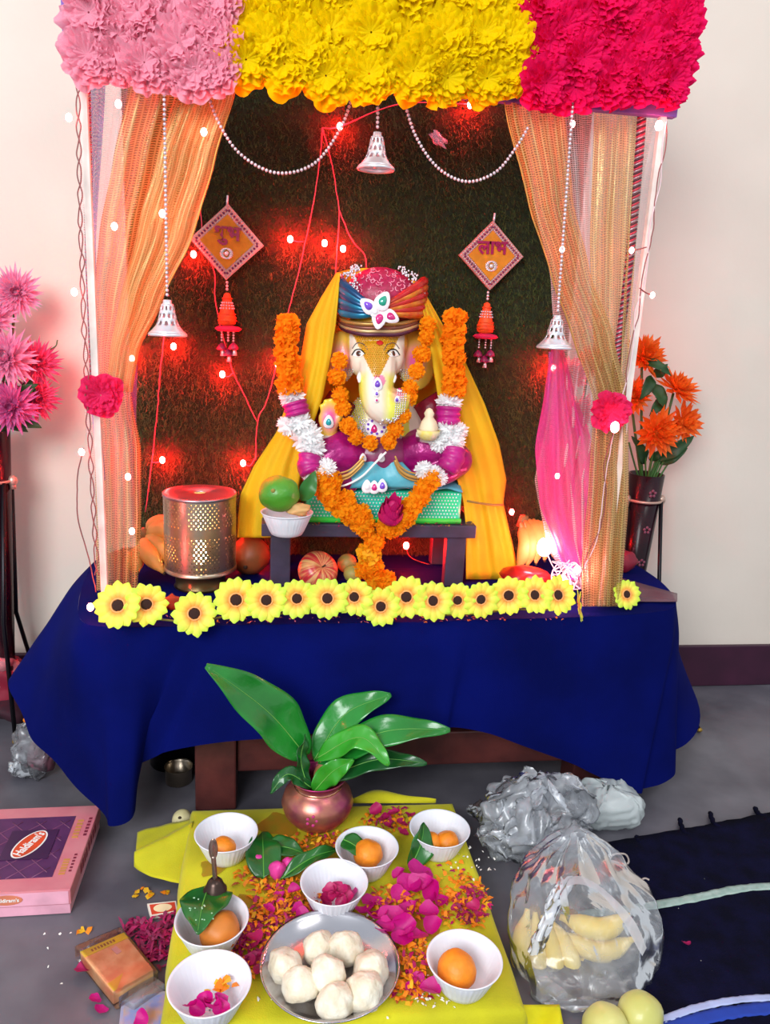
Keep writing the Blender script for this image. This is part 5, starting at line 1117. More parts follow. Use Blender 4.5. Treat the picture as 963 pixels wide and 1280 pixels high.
shreds('marigold_shreds', [(385, 1058, 50, 12, 1.2), (330, 1100, 45, 18, .8), (365, 1130, 50, 24, 2), (330, 1160, 40, 25, 1.5), (310, 1195, 22, 25, .8), (500, 1130, 40, 25, 1.2), (580, 1130, 34, 34, 1.6), (515, 1205, 28, 40, 1.8), (545, 1095, 40, 25, .5), (480, 1030, 35, 14, .5), (510, 1240, 30, 15, .6), (430, 1048, 30, 8, .3)], 1700, [m_sh1, m_sh1, m_sh1, m_sh2, m_sh4, m_sh3, m_sh1], BZ, 'shredded marigold petals strewn over the yellow board', 'petal shreds', ln=(.005, .012), w_=.0015, hz=.010)
shreds('magenta_shreds', [(345, 1150, 30, 20, 1), (590, 1135, 22, 25, 1.2), (310, 1185, 22, 30, 1.5), (490, 1025, 30, 14, .6), (425, 1110, 22, 12, .8)], 380, [m_sh3, mat('wine_shred', '86104a', rough=.5)], BZ, 'torn magenta petal shreds strewn among the marigold ones', 'petal shreds', ln=(.006, .014), hz=.012)
shreds('rice_grains', [(470, 1200, 160, 80, 1), (540, 1238, 30, 20, 1), (380, 1250, 90, 14, .6), (590, 1080, 30, 20, .4)], 150, [mat('white_rice', 'f2eee4', rough=.5)], BZ, 'loose white rice grains scattered over the board cloth', 'rice', ln=(.003, .006), w_=.0009, hz=.002)
shreds('rice_grains', [(880, 1180, 80, 90, 1), (100, 1200, 60, 70, .3), (840, 1070, 40, 20, .3)], 46, [MATS['white_rice']], .0085, 'loose white grains scattered on the dark rug', 'rice', ln=(.003, .005), w_=.0009, hz=.001)
shreds('petal_shreds', [(175, 1165, 25, 12, 1), (195, 1185, 22, 26, 2), (215, 1165, 16, 20, 1)], 300, [m_sh3, mat('wine_shred', '86104a')], 0, 'wine-coloured flower shreds on the floor left of the board', 'petal shreds', ln=(.008, .018), w_=.0014, hz=.014)
shreds('petal_shreds', [(185, 1120, 25, 8, 1), (104, 1166, 6, 4, 1), (640, 1010, 60, 10, .3)], 26, [m_sh1, m_sh2], 0, 'few orange petal bits on the grey floor behind the red card', 'petal shreds', ln=(.006, .012), w_=.002, hz=.004)
shreds('petal_crumbs', [(420, 775, 300, 5, 1), (450, 655, 90, 4, .0001)], 120, [m_sh1, m_sh4, mat('dry_pink_bit', 'c86a80', rough=.7)], TZ, 'dry petal crumbs scattered along the table front edge', 'petal crumbs', ln=(.003, .008), w_=.0008, hz=.004)
shreds('petal_crumbs', [(430, 655, 100, 4, 1), (540, 655, 50, 4, 1)], 90, [m_sh4, m_sh2, m_sh3], SZ, 'dry petal crumbs on the stool in front of the cushion', 'petal crumbs', ln=(.003, .008), w_=.0008, hz=.003)
shreds('petal_shreds', [(bx1, by1, 10, 5, 1) for bx1, by1 in ((282, 1232), (268, 1238))], 14, [m_sh1, m_sh2], BZ + .02, 'orange petal bits in the front left white bowl', 'petal shreds', ln=(.008, .013), w_=.003, hz=.006)

# betel leaves
m_bet = mat('betel_leaf', '1f6b22', col2='175418', rough=.28, scale=25, bump=.25, bscale=60, coat=.25); m_vein = mat('leaf_vein', '5aa03a', rough=.4)
def leaf_thing(name, label, base, tip, w_, nrm=(0, -.3, 1), m=None, curl=.15, fold=.2, cat='leaf', wave=.03, shape=1, parent=None, vein=True, group=None):
    f = leafpts(base, tip, w_, nrm, curl=curl, fold=fold, wave=wave, shape=shape)
    if parent is None:
        parent_ = thing(name, label, cat, base, group)
        MB().grid(f, 10, 22).build('leaf_blade', m or m_bet, parent_, solid=.0006)
        if vein: MB().tube([f(.5, i / 20) + Vector(nrm).normalized() * .0006 for i in range(20)], [.0011 * (1 - i / 24) for i in range(20)], 5).build('midrib', m_vein, parent_)
        return parent_
    o = MB().grid(f, 10, 22).build(name, m or m_bet, parent, solid=.0006)
    if vein:
        w = MB().tube([f(.5, i / 20) + Vector(nrm).normalized() * .0006 for i in range(20)], [.0012 * (1 - i / 24) for i in range(20)], 5).build('midrib', m_vein); w.parent = o
    return o
def bz(px, py, h): return at(px, py, Z=BZ + h)
leaf_thing('betel_leaf', 'dark betel leaf lying between the back left bowl and the rose buds', bz(330, 1098, .006), bz(328, 1040, .012), .026, shape=.8)
leaf_thing('betel_leaf', 'dark green leaf tucked behind the pink rose buds by the pot', bz(330, 1060, .014), bz(382, 1068, .012), .018)
leaf_thing('betel_leaf', 'long narrow green leaf between the pot and the central bowl', bz(350, 1100, .006), bz(430, 1062, .012), .012, fold=.5)
leaf_thing('betel_leaf', 'green leaf curled inside the bowl right of the copper pot', bz(425, 1048, .034), bz(462, 1075, .018), .016)
leaf_thing('betel_leaf', 'bright green folded leaf standing left of the back right bowl', bz(512, 1085, .004), bz(530, 1028, .045), .020, nrm=(.2, -1, .3), fold=.5)
bf = leaf_thing('betel_leaf', 'large glossy betel leaf folded over the bowl at the board left edge', bz(262, 1108, .052), bz(247, 1168, .050), .034, shape=.7, curl=.12, nrm=(-.1, -.3, 1), fold=-.15)
dr3 = MB()
for _ in range(16): dr3.ell(bz(rr.uniform(235, 270), rr.uniform(1122, 1150), .062 + rr.uniform(0, .004)), (.0012, .0012, .0008), 6, 4)
dr3.build('water_drops', mat('water_drop', '9ac8a0', rough=.05, coat=1), bf)
# small handled bell
hb = thing('handbell', 'small dark metal handbell with a tall handle standing on the left betel leaf', 'bell', bz(268, 1113, .056)); hb0 = bz(269, 1112, .056)
MB().lathe([(.001, .017), (.006, .0165), (.010, .012), (.0125, .005), (.0155, .001), (.0155, -.001), (.001, -.001)], 24, M=T(*hb0)).build('bell_cup', mat('dark_bronze', '4a3a34', rough=.3, metal=.8), hb)
MB().tube(crom([hb0 + V(0, 0, .016), hb0 + V(-.001, .0, .035), hb0 + V(-.002, .0, .052)], 10), .0032, 8).build('handle', mat('bronze_handle', '9a8074', rough=.25, metal=.85), hb)
MB().ell((0, 0, 0), (.006, .0025, .016), 14, 10, M=T(*(hb0 + V(-.002, 0, .062)))).build('handle_finial', MATS['bronze_handle'], hb)

# ------------------------------------------------------------------ steel plate with steamed sweets
pc = at(413, 1203, Z=BZ + .018); prd = 84 * .00103
m_plate = mat('stainless_steel', 'c8c6cc', rough=.22, metal=1, var=.03)
pl = MB().lathe([(.001, .002), (prd * .66, .002), (prd * .8, .006), (prd * .93, .016), (prd * .97, .019), (prd, .0195), (prd, .018), (prd * .95, .0145), (prd * .8, .0035), (prd * .66, 0), (.001, 0)], 72, M=T(pc.x, pc.y, BZ + .0005)).build('steel_plate', m_plate); tag(pl, 'round stainless steel plate of white sweets on the yellow board', 'plate')
m_mod = mat('steamed_rice_dough', 'eee8d6', col2='ded0b4', rough=.6, scale=60, bump=.6, bscale=140)
def modak_me(seed):
    rnd = random.Random(seed); prof = [(.0, 0), (.016, .001), (.0215, .007), (.0232, .014), (.0225, .021), (.019, .029), (.014, .034), (.0095, .037), (.005, .0395), (.0, .040)]; ph = rnd.uniform(0, 6)
    mb = MB().lathe(prof, 40, rib=lambda a, k: (.05 * math.sin(a * 7 + ph) + .07 * math.sin(a * 2 + ph * 2)) * (.3 + k * .07))
    mb.v = [tuple(Vector(p) + noise.noise_vector(Vector(p) * 60 + V(seed * 5, 0, 0)) * .0035 + noise.noise_vector(Vector(p) * 190) * .0012) for p in mb.v]
    return mesh_of(mb, 'modak', m_mod)
MOD = [modak_me(i) for i in range(4)]
for i, (x, y, h, s, tx, ty, lb) in enumerate(((360, 1202, .003, 1.0, .3, -.5, 'white steamed sweet at the far left of the plate, a yellow fleck on it'), (396, 1182, .003, .95, .2, .2, 'white steamed sweet at the back of the plate, left of two'), (433, 1182, .003, 1.02, -.2, -.1, 'white steamed sweet at the back of the plate, right of two'),
        (378, 1232, .003, 1.03, .5, .3, 'white steamed sweet at the front left of the plate with a brown scar'), (411, 1214, .012, 1.0, .1, .1, 'white steamed sweet at the middle of the plate'), (462, 1207, .003, 1.05, -.1, .5, 'white steamed sweet at the right side of the plate'), (455, 1234, .004, 1.05, .3, .2, 'white steamed sweet at the front right of the plate'), (418, 1248, .004, 1.0, .2, 0, 'white steamed sweet at the very front of the plate'))):
    c = at(x, y, Z=BZ + h + .018); o = link('modak', MOD[i % 4]); o.location = (c.x, c.y, BZ + h); o.scale = (s * .93,) * 3; o.rotation_euler = (tx * .6, ty * .6, i); tag(o, lb, 'sweet', 'white steamed sweets on the plate')
    if i == 0:
        q = MB().ell((0, 0, 0), (.004, .004, .0015), 10, 6, M=T(.006, -.0205, .016)).build('yellow_fleck', m_my); q.parent = o

# ------------------------------------------------------------------ copper pot with mango leaves
kc = at(397, 1050, Z=BZ); kc = V(at(397, 1010, Y=1.09).x, 1.092, BZ + .001)
kp = thing('copper_pot', 'round copper pot with pink powder smears at the back of the yellow board', 'pot', kc)
m_cop = mat('copper_with_pink_powder', 'c8866a', col2='a02c68', rough=.32, metal=.75, scale=22, bump=.1)
MB().lathe([(.001, 0), (.028, .0), (.040, .006), (.053, .022), (.0575, .038), (.053, .054), (.042, .064), (.037, .068), (.036, .073), (.040, .079), (.045, .083), (.044, .085), (.039, .081), (.034, .074), (.034, .068), (.05, .05), (.05, .02), (.001, .004)], 56, M=T(*kc)).build('pot_body', m_cop, kp)
MB().lathe([(.0372, .066), (.0385, .068), (.0372, .070)], 48, M=T(*kc)).build('neck_ring', mat('bright_copper', 'e0a080', rough=.2, metal=1), kp)
q = MB()
for i in range(5):
    a = -1.9 + i * .05; q.ell((kc.x - .012 + .0075 * math.cos(i * 1.256), kc.y - .056 + .0015 * (i % 2), kc.z + .040 + .0075 * math.sin(i * 1.256)), (.0026, .0012, .0026), 8, 5)
q.build('powder_dots', mat('pink_powder', 'c83a80', rough=.9), kp)
kt = kc + V(0, 0, .078)
MB().tube(crom([kt + V(.005, 0, -.02), kt + V(.003, -.004, .012), kt + V(.010, -.004, .03)], 8), [.012, .013, .012, .011, .011, .010, .009, .009, .009], 10).build('leaf_stalk', mat('cut_wood_stalk', 'a8764a', rough=.7, col2='6a4020'), kp)
mlv = thing('mango_leaf_sprig', 'sprig of long glossy green mango leaves standing in the copper pot', 'leaves', kt)
m_ml = mat('mango_leaf_green', '1f8a2c', col2='176c20', rough=.25, scale=10, bump=.2, bscale=90, coat=.35); m_ml2 = mat('mango_leaf_dark', '175a24', col2='10461a', rough=.28, scale=10, coat=.3); m_ml3 = mat('mango_leaf_fresh', '3aa028', col2='2a8a20', rough=.28, scale=10, coat=.3)
def ml(b, mid, t, Y0, Y1, w_, m, nrm=(.2, -.8, .6), fold=.22):
    P_ = crom([at(*b, Y=Y0), at(*mid, Y=(Y0 + Y1) / 2), at(*t, Y=Y1)], 24); nn = Vector(nrm).normalized()
    def fn(u, v):
        i = min(int(v * 24), 23); q = v * 24 - i; p = mix(P_[i], P_[i + 1], q); tg = (P_[i + 1] - P_[i]).normalized(); sd = tg.cross(nn).normalized(); n2 = sd.cross(tg)
        x = (u - .5) * 2; ww = w_ * max(.02, math.sin(PI * min(.985, .03 + v ** .8 * .95))) ** .8
        return p + sd * x * ww + n2 * (abs(x) * ww * fold + .0035 * math.sin(v * 17 + x) * abs(x))
    o = MB().grid(fn, 10, 26).build('mango_leaf', m, mlv, solid=.0006)
    w = MB().tube([fn(.5, i / 22) - sd0(P_, nn, i / 22) for i in range(22)], [.0009 * (1 - i / 26) for i in range(22)], 5).build('midrib', mat('pale_midrib', '6fae4c', rough=.4)); w.parent = o
def sd0(P_, nn, v):
    i = min(int(v * 24), 23); tg = (P_[i + 1] - P_[i]).normalized(); sd = tg.cross(nn).normalized(); n2 = sd.cross(tg); return n2 * .0 - n2 * .0008
ml((383, 945), (335, 890), (258, 832), 1.085, 1.04, .039, m_ml, (.3, -.7, .6))
ml((393, 950), (432, 893), (489, 868), 1.10, 1.12, .027, m_ml, (-.3, -.7, .7))
ml((398, 952), (480, 915), (563, 912), 1.09, 1.04, .026, m_ml, (0, -.6, .8), .12)
ml((396, 948), (450, 922), (487, 956), 1.08, 1.02, .020, m_ml3, (.1, -.6, .8), .15)
ml((402, 975), (470, 950), (534, 954), 1.08, 1.05, .018, m_ml2, (0, -.6, .8), .1)
ml((392, 990), (415, 965), (442, 950), 1.065, 1.05, .018, m_ml3, (.2, -.8, .5), .1)
ml((385, 985), (376, 950), (382, 918), 1.07, 1.08, .012, m_ml2, (.6, -.8, 0), .3)
ml((390, 985), (360, 968), (338, 992), 1.07, 1.045, .012, m_ml2, (0, -.6, .8), .2)

# ------------------------------------------------------------------ left floor things
nu0 = at(227, 1022, Y=1.165); nu0.z = .024; o = fruit('betel_nut_fruit', V(nu0.x, 1.17, .0175), (.0165, .0165, .0175), mat('pale_cream_fruit', 'dcd0a0', col2='c8bc88', rough=.5, scale=30), 'small pale round fruit on the floor behind the yellow cloth corner', dis=.05)
MB().ell((nu0.x - .002, 1.158, .0305), (.003, .003, .002), 8, 5).build('stem_scar', m_bant, o)
# sweets box
bxr = thing('sweets_box', 'pink sweets box with a dark purple patterned lid, lower left on the floor', 'box', (-.42, 1.08, 0))
m_bp = mat('pink_card', 'c86e7c', col2='cf8088', rough=.5, scale=20); m_bpl = mat('pale_pink_card', 'e4a4b8', rough=.5); m_lp = mat('purple_print', '5a2a5c', col2='4a2050', rough=.45, scale=40)
bx0, bx1_, by0, by1_ = -.60, at(90, 1147, Z=0).x, at(90, 1147, Z=0).y, at(122, 1005, Z=.045).y
lidz = .043; by0 = at(88, 1112, Z=lidz).y; bx1_ = at(88, 1112, Z=lidz).x
boxpart('box_base', (bx0 + .002, by0 + .002, .001), (bx1_ - .002, by1_ - .002, .024), m_bpl, bxr, .001)
MB().box((bx0, by0, .018), (bx1_, by1_, lidz)).build('lid', m_bp, bxr, smooth=False, bevel=.0015)
MB().box((bx0 + .01, by0 - .0006, .020), (bx1_ - .003, by0 - .0001, lidz - .002)).build('front_label_strip', m_bpl, bxr, smooth=False)
ix0, ix1, iy0, iy1 = bx0 + .045, bx1_ - .032, by0 + .028, by1_ - .028
MB().box((ix0, iy0, lidz), (ix1, iy1, lidz + .0006)).build('purple_panel', m_lp, bxr, smooth=False)
lt = MB(); n_ = 7
wx, wy = ix1 - ix0, iy1 - iy0; st_ = .036
for k in range(-8, 12):
    for sg in (1, -1):
        pts = []
        for s in range(0, 41):
            x = ix0 + k * st_ + s * .01 if sg > 0 else ix1 - k * st_ - s * .01; y = iy0 + s * .01
            if ix0 + .001 <= x <= ix1 - .001 and y <= iy1 - .001: pts.append((x, y, lidz + .0006))
        if len(pts) > 1: lt.tube(pts, .0009, 4)
lt.build('lattice_print', mat('lattice_purple', '7a4468', rough=.4), bxr)
lc = at(37, 1056, Z=lidz + .001); ang = 1.15
sq = MB().box((-.035, -.034, 0), (.035, .034, .0008), M=T(lc.x, lc.y, lidz + .0012)).build('logo_square', mat('deep_plum', '3c1844', rough=.4), bxr, smooth=False)
def oval(a, b, z, m, nm, x0=0, y0=0): n = 32; MB().add([(a * math.cos(i / n * 2 * PI) + x0, b * math.sin(i / n * 2 * PI) + y0, z) for i in range(n)], [tuple(range(n))], 0, T(lc.x, lc.y, lidz) @ R(ang, 'Z')).build(nm, m, bxr)
oval(.034, .0185, .0024, m_white_p, 'logo_rim'); oval(.0315, .016, .0027, mat('logo_orange_red', 'd84a20', rough=.4), 'logo_oval')
def text(body_, size, M, m, parent, ext=.0002):
    tcv = bpy.data.curves.new('lettering', 'FONT'); tcv.body = body_; tcv.size = size; tcv.align_x = 'CENTER'; tcv.align_y = 'CENTER'; tcv.extrude = ext; tcv.materials.append(m); tcv.offset = size * .02
    to = bpy.data.objects.new('lettering', tcv); to = tomesh(to); to.parent = parent; w = parent.get('_w'); to.matrix_local = (T(*(-Vector(w))) if w else Matrix()) @ M; return to
text("Haldiram's", .0145, T(lc.x, lc.y, lidz + .0031) @ R(ang, 'Z') @ Sc(.9, 1.35, 1), m_white_p, bxr)
fx = at(8, 1121, Y=by0).x
MB().ell((0, 0, 0), (.022, .0004, .0085), 24, 8, M=T(fx, by0 - .0008, .031)).build('front_logo', mat('faded_orange_print', 'd0785a', rough=.5), bxr)
text("Haldiram's", .008, T(fx, by0 - .0015, .031) @ R(PI / 2, 'X'), m_white_p, bxr)
m_tan = mat('tan_gold_print', 'c98a4a', rough=.4); m_drp = mat('dark_red_print', '7a2038', rough=.5)
pr = MB(); pr2 = MB()
for i in range(6): pr.box((bx1_ - .025, iy0 + .004 + i * .006, lidz), (bx1_ - .016, iy0 + .008 + i * .006, lidz + .0005)); pr.box((bx1_ - .026, iy1 - .055 + i * .008, lidz), (bx1_ - .017, iy1 - .050 + i * .008, lidz + .0005))
for i in range(6): pr2.box((bx1_ - .012, iy0 + .01 + i * .007, lidz), (bx1_ - .008, iy0 + .0135 + i * .007, lidz + .0005)); pr2.box((bx1_ - .010, iy1 - .05 + i * .008, lidz), (bx1_ - .005, iy1 - .045 + i * .008, lidz + .0005))
for i in range(4): pr2.box((bx1_, iy0 + .03 + i * .012, .022), (bx1_ + .0005, iy0 + .037 + i * .012, .036)); pr2.box((bx1_, iy1 - .06 + i * .014, .022), (bx1_ + .0005, iy1 - .052 + i * .014, .036))
kind(pr.build('gold_print', m_tan, bxr, smooth=False), 'stuff'); kind(pr2.build('red_print', m_drp, bxr, smooth=False), 'stuff')

# small orange packet
q0, q1, q2, q3 = at(100, 1190, Z=.022), at(155, 1166, Z=.022), at(192, 1212, Z=.022), at(141, 1240, Z=.022)
pk = thing('incense_packet', 'small orange printed packet with a yellow stripe in clear wrap, lower left on the floor', 'packet', at(145, 1215, Z=0))
def slab(c, z0, z1): return MB().add([(p.x, p.y, z0) for p in c] + [(p.x, p.y, z1) for p in c], [(0, 1, 2, 3), (7, 6, 5, 4), (0, 4, 5, 1), (1, 5, 6, 2), (2, 6, 7, 3), (3, 7, 4, 0)])
slab([q0, q1, q2, q3], .002, .022).build('packet_body', mat('orange_picture_print', 'ffc48a', col2='f09c60', rough=.35, scale=55), pk, smooth=False, bevel=.001)
def qi(u, v): return mix(mix(q0, q1, u), mix(q3, q2, u), v)
slab([qi(0, 0), qi(1, 0), qi(1, .15), qi(0, .15)], .0221, .0226).build('yellow_stripe', mat('yellow_print', 'f0c818', rough=.4), pk, smooth=False)
sc_ = MB(); [sc_.add([V(*(mix(qi(.2 + i * .07, .05), qi(.24 + i * .07, .10), 0).xy), .0229), V(*qi(.24 + i * .07, .05).xy, .0229), V(*qi(.24 + i * .07, .11).xy, .0229), V(*qi(.2 + i * .07, .11).xy, .0229)], [(0, 1, 2, 3)]) for i in range(8)]; sc_.build('print_marks', mat('orange_brown_ink', 'b0641a', rough=.5), pk, smooth=False)
slab([qi(.02, .82), qi(.42, .78), qi(.1, 1.0), qi(.02, 1)], .0221, .0226).build('yellow_corner', MATS['yellow_print'], pk, smooth=False)
slab([qi(.55, .22), qi(.68, .2), qi(.7, .36), qi(.58, .38)], .0221, .0226).build('pink_figure_print', mat('pale_pink_print', 'e8a8a0', rough=.5), pk, smooth=False)
m_pl = plastic_mat('clear_film', .0, mx=.06); m_pl2 = plastic_mat('milky_bag_film', .08, mx=.4); m_pl4 = plastic_mat('crumpled_bag_film', .26, mx=.5); m_pl3 = plastic_mat('white_bag_film', .62)
slab([qi(-.03, -.16), qi(1.03, -.16), qi(1.06, 1.1), qi(-.03, 1.12)], .001, .0245).build('clear_wrap', m_pl, pk, smooth=False, bevel=.003)
slab([qi(.1, 1.02), qi(1.0, .95), qi(1.1, 1.25), qi(.25, 1.3)], .001, .012).build('wrap_end', m_pl2, pk, smooth=False, bevel=.002)
# red printed card
rc = [at(188, 1140, Z=.004), at(214, 1126, Z=.006), at(232, 1150, Z=.006) if False else at(218, 1141, Z=.005), at(190, 1148, Z=.002)]
rc = [at(184, 1131, Z=.004), at(220, 1126, Z=.006), at(222, 1140, Z=.005), at(188, 1148, Z=.003)]
cd_ = thing('matchbox', 'small red and white printed matchbox on the floor against the yellow cloth', 'matchbox', rc[3])
slab(rc, .001, .006).build('box_body', mat('white_card', 'e8dcd0', rough=.5), cd_, smooth=False)
def ci(u, v): return mix(mix(rc[0], rc[1], u), mix(rc[3], rc[2], u), v)
slab([ci(.07, .12), ci(.95, .12), ci(.95, .88), ci(.07, .88)], .006, .0065).build('red_print', mat('red_print', 'd0442c', rough=.4), cd_, smooth=False)
n = 20; cc_ = [ci(.5 + .33 * math.cos(i / n * 2 * PI), .5 + .33 * math.sin(i / n * 2 * PI)) for i in range(n)]; MB().add([(p.x, p.y, .0067) for p in cc_], [tuple(range(n))]).build('oval_print', mat('cream_print', 'f0d8b0', rough=.4), cd_)
# blue picture packet at bottom
bp2 = [at(152, 1252, Z=.003), at(212, 1238, Z=.003), at(216, 1300, Z=.003), at(146, 1310, Z=.003)]
bpk = thing('picture_packet', 'pale blue and tan picture packet at the bottom left corner beside the board', 'packet', at(180, 1280, Z=0)); slab(bp2, .0005, .004).build('packet_body', mat('blue_tan_print', '8a9ac8', col2='c8a888', rough=.35, scale=26), bpk, smooth=False)
slab([mix(a, V(sum(p.x for p in bp2) / 4, sum(p.y for p in bp2) / 4, 0), .12) for a in bp2], .004, .0044).build('picture_print', mat('tan_blob_print', 'c0a080', col2='7a90c8', rough=.35, scale=45), bpk, smooth=False)

# crumpled bags
def crumple(mb_fn, name, m, root, nu=60, nv=40, amp=.012, fr_=22, sd=0, solid=0):
    def fn(u, v):
        p = Vector(mb_fn(u, v)); q = V(math.cos(u * 2 * PI), math.sin(u * 2 * PI), v * 2)
        d = noise.noise_vector(q * 1.7 + V(sd, 0, 0)) * amp + noise.noise_vector(q * 4.5 + V(0, sd, 0)) * amp * .5 + noise.noise_vector(q * 10) * amp * .12
        r = p + d; r.z = max(r.z, .0015); return r
    return MB().grid(fn, nu, nv, closeu=True).build(name, m, root)
# left small bag under the table corner
lb = thing('plastic_bag', 'small crumpled clear bag under the left cloth corner, orange bit inside', 'bag', at(45, 960, Z=0))
lbc = at(44, 925, Y=1.33)
crumple(lambda u, v: V(lbc.x, 1.34, 0) + V(math.cos(u * 2 * PI) * .042 * math.sin(PI * (v * .9 + .08)), math.sin(u * 2 * PI) * .035 * math.sin(PI * (v * .9 + .08)), mix(.01, .13, v)), 'bag_film', m_pl2, lb, sd=2, amp=.014)
kn = at(32, 958, Z=.02); crumple(lambda u, v: kn + V(math.cos(u * 2 * PI) * .024 * math.sin(PI * (v * .9 + .08)), math.sin(u * 2 * PI) * .022 * math.sin(PI * (v * .9 + .08)), mix(-.018, .022, v)), 'bag_knot', m_pl3, lb, nu=40, nv=20, sd=7, amp=.014)
MB().ell(at(33, 900, Y=1.31), (.006, .005, .005), 10, 6).build('orange_bit', m_sh1, lb)
MB().ell(V(lbc.x + .01, 1.34, .045), (.028, .024, .03), 18, 12, dis=.3).build('bag_contents', mat('dull_red_contents', '7a4a58', rough=.6), lb)
rdb = thing('red_cloth_bundle', 'dark red folded cloth bundle on the floor at the left frame edge', 'cloth bundle', (-.55, 1.56, 0))
def rcf(sd, c, r): return MB().ell((0, 0, 0), r, 30, 20, M=T(*c) @ R(.4, 'Y'), dis=.5, sd=sd)
rcf(3, (at(14, 830, Y=1.57).x, 1.57, .075), (.062, .04, .05)).build('cloth_fold', mat('crimson_cotton', '8c1230', col2='701028', rough=.7, scale=12, bump=.6, bscale=40), rdb)
rcf(6, (at(-8, 800, Y=1.57).x, 1.56, .115), (.05, .035, .04)).build('cloth_fold', mat('pink_patterned_cotton', 'a84a5c', col2='c07a80', rough=.7, scale=60), rdb)
rcf(9, (at(6, 860, Y=1.57).x, 1.56, .035), (.07, .045, .03)).build('cloth_fold', mat('dark_plum_cotton', '3a1424', rough=.8), rdb)
# steel pots under the table
p0 = at(222, 985, Z=0)
for (x, y, rad, h, mm, lb_) in ((222, 985, .024, .03, m_steel, 'small steel tumbler in the shadow under the table'), (213, 972, .045, .05, MATS['black_metal'], 'dark round cooking pot in the shadow under the table')):
    c = at(x, y, Z=0); c = V(c.x, 1.31 if rad < .03 else 1.38, 0); o = MB().lathe([(.001, .002), (rad, .002), (rad, h), (rad * 1.08, h + .002), (rad * 1.04, h + .001), (rad * .94, h - .002), (rad * .94, .006), (.001, .006)], 36, M=T(*c)).build('steel_tumbler' if rad < .03 else 'dark_pot', mm); tag(o, lb_, 'cup' if rad < .03 else 'pot')

# ------------------------------------------------------------------ rug
rug = thing('dark_rug', 'navy-black woven rug with pale green and blue stripes on the floor, lower right', 'rug', (.9, .7, 0))
ra_, rb2 = at(748, 1062, Z=0), at(963, 1022, Z=0); dirr = (rb2 - ra_).normalized(); pd = V(dirr.y, -dirr.x, 0)
orig = ra_ - dirr * .12
def rg(u, v, w_=1.6, h_=1.0, z=.0075): 
    p = orig + dirr * (u * w_) + pd * (v * h_); p.z = z + .0012 * noise.noise(p * 14); e_ = .004 * noise.noise(V(u * 90, 0, 0)) * (1 if v < .02 else 0); return p - pd * e_
rg_m = mat('navy_black_weave', '0c0c2a', col2='07071a', spec=.1, rough=.95, scale=30, bump=.6, bscale=350)
MB().grid(rg, 120, 50).build('rug_weave', rg_m, rug, solid=.008)
def stripe(pts, w_, m, nm):
    P_ = crom([at(x, y, Z=.0095) for x, y in pts], 60); 
    def fn(u, v): i = min(int(u * 60), 59); p = mix(P_[i], P_[i + 1], u * 60 - i); p = p + pd * ((v - .5) * w_ * (1 + .25 * noise.noise(V(u * 30, 0, 0)))) ; p.z = .0122 + .0006 * noise.noise(V(u * 80, v * 3, 0)); return p
    MB().grid(fn, 90, 4).build(nm, m, rug, solid=.001)
stripe([(700, 1148), (800, 1136), (870, 1124), (930, 1112), (1010, 1106), (1100, 1090)], .015, mat('pale_green_yarn', 'a8bcb4', rough=.9, col2='8ea89e', scale=90, bump=.5), 'pale_stripe')
stripe([(780, 1290), (830, 1276), (870, 1262), (920, 1252), (975, 1248), (1060, 1240)], .010, mat('pale_blue_yarn', 'a8b4dc', rough=.9), 'pale_blue_stripe')
stripe([(790, 1300), (850, 1283), (900, 1270), (960, 1262), (1060, 1252)], .018, mat('royal_blue_yarn', '1a3a9c', rough=.9), 'blue_stripe')
for (x, y) in ((856, 1048), (850, 1025), (897, 1020), (887, 1040) if False else (893, 1030), (945, 1012), (1000, 1000)):
    pass
for i, (a, b) in enumerate((((866, 1046), (850, 1024)), ((905, 1036), (888, 1016)), ((963, 1020), (944, 1010)), ((1020, 1008), (1000, 990)), ((808, 1052), (796, 1046)))):
    P_ = crom([at(*a, Z=.006), at((a[0] + b[0]) / 2 - 3, (a[1] + b[1]) / 2 + 4, Z=.010), at(*b, Z=.006)], 14); MB().tube([p + V(.001 * math.sin(k * 2), 0, .001 * math.cos(k * 2)) for k, p in enumerate(P_)], .0042, 7).build('fringe_tassel', rg_m, rug)

# ------------------------------------------------------------------ right bags
bc = at(722, 1190, Z=.08)
BG = thing('plastic_bag', 'large clear plastic bag full of bananas standing on the floor right of the board', 'bag', at(730, 1250, Z=0), 'clear plastic bags')
def cpt(px, py, Y): return at(px, py, Y=Y)
rows_bag = [(1040, 700, 738, .95), (1060, 668, 768, .94), (1085, 646, 790, .91), (1120, 632, 822, .88), (1160, 630, 832, .85), (1200, 640, 830, .82), (1235, 652, 812, .80), (1262, 662, 800, .79), (1285, 680, 790, .80)]
def bagf(u, v):
    y = mix(1040, 1285, v); l_, r_, Yc = lerp_rows(rows_bag, y); a = u * 2 * PI; hw = (r_ - l_) / 2 * .00107
    c = at((l_ + r_) / 2, y, Y=Yc + .01); q = c + V(math.cos(a) * hw, math.sin(a) * hw * .62, 0); q.z = max(q.z, .004); return q
crumple(bagf, 'bag_film', m_pl2, BG, nu=110, nv=70, amp=.011, sd=4)
crumple(lambda u, v: at(mix(708, 668, v), mix(1102, 1190, v), Y=mix(.83, .80, v)) + V(math.cos(u * 2 * PI) * .010, math.sin(u * 2 * PI) * .004, 0), 'handle_fold', m_pl3, BG, nu=16, nv=30, amp=.006, sd=3)
hp = crom([at(*q) if False else at(q[0], q[1], Y=q[2]) for q in ((712, 1150, .80), (704, 1112, .815), (722, 1100, .82), (750, 1112, .815), (785, 1150, .80), (806, 1190, .79))], 30)
def hband(u, v): i = min(int(u * 30), 29); p = mix(hp[i], hp[i + 1], u * 30 - i); return p + V(.0045 * math.sin(u * 9), -.002, .011) * (v - .5) * 1.4
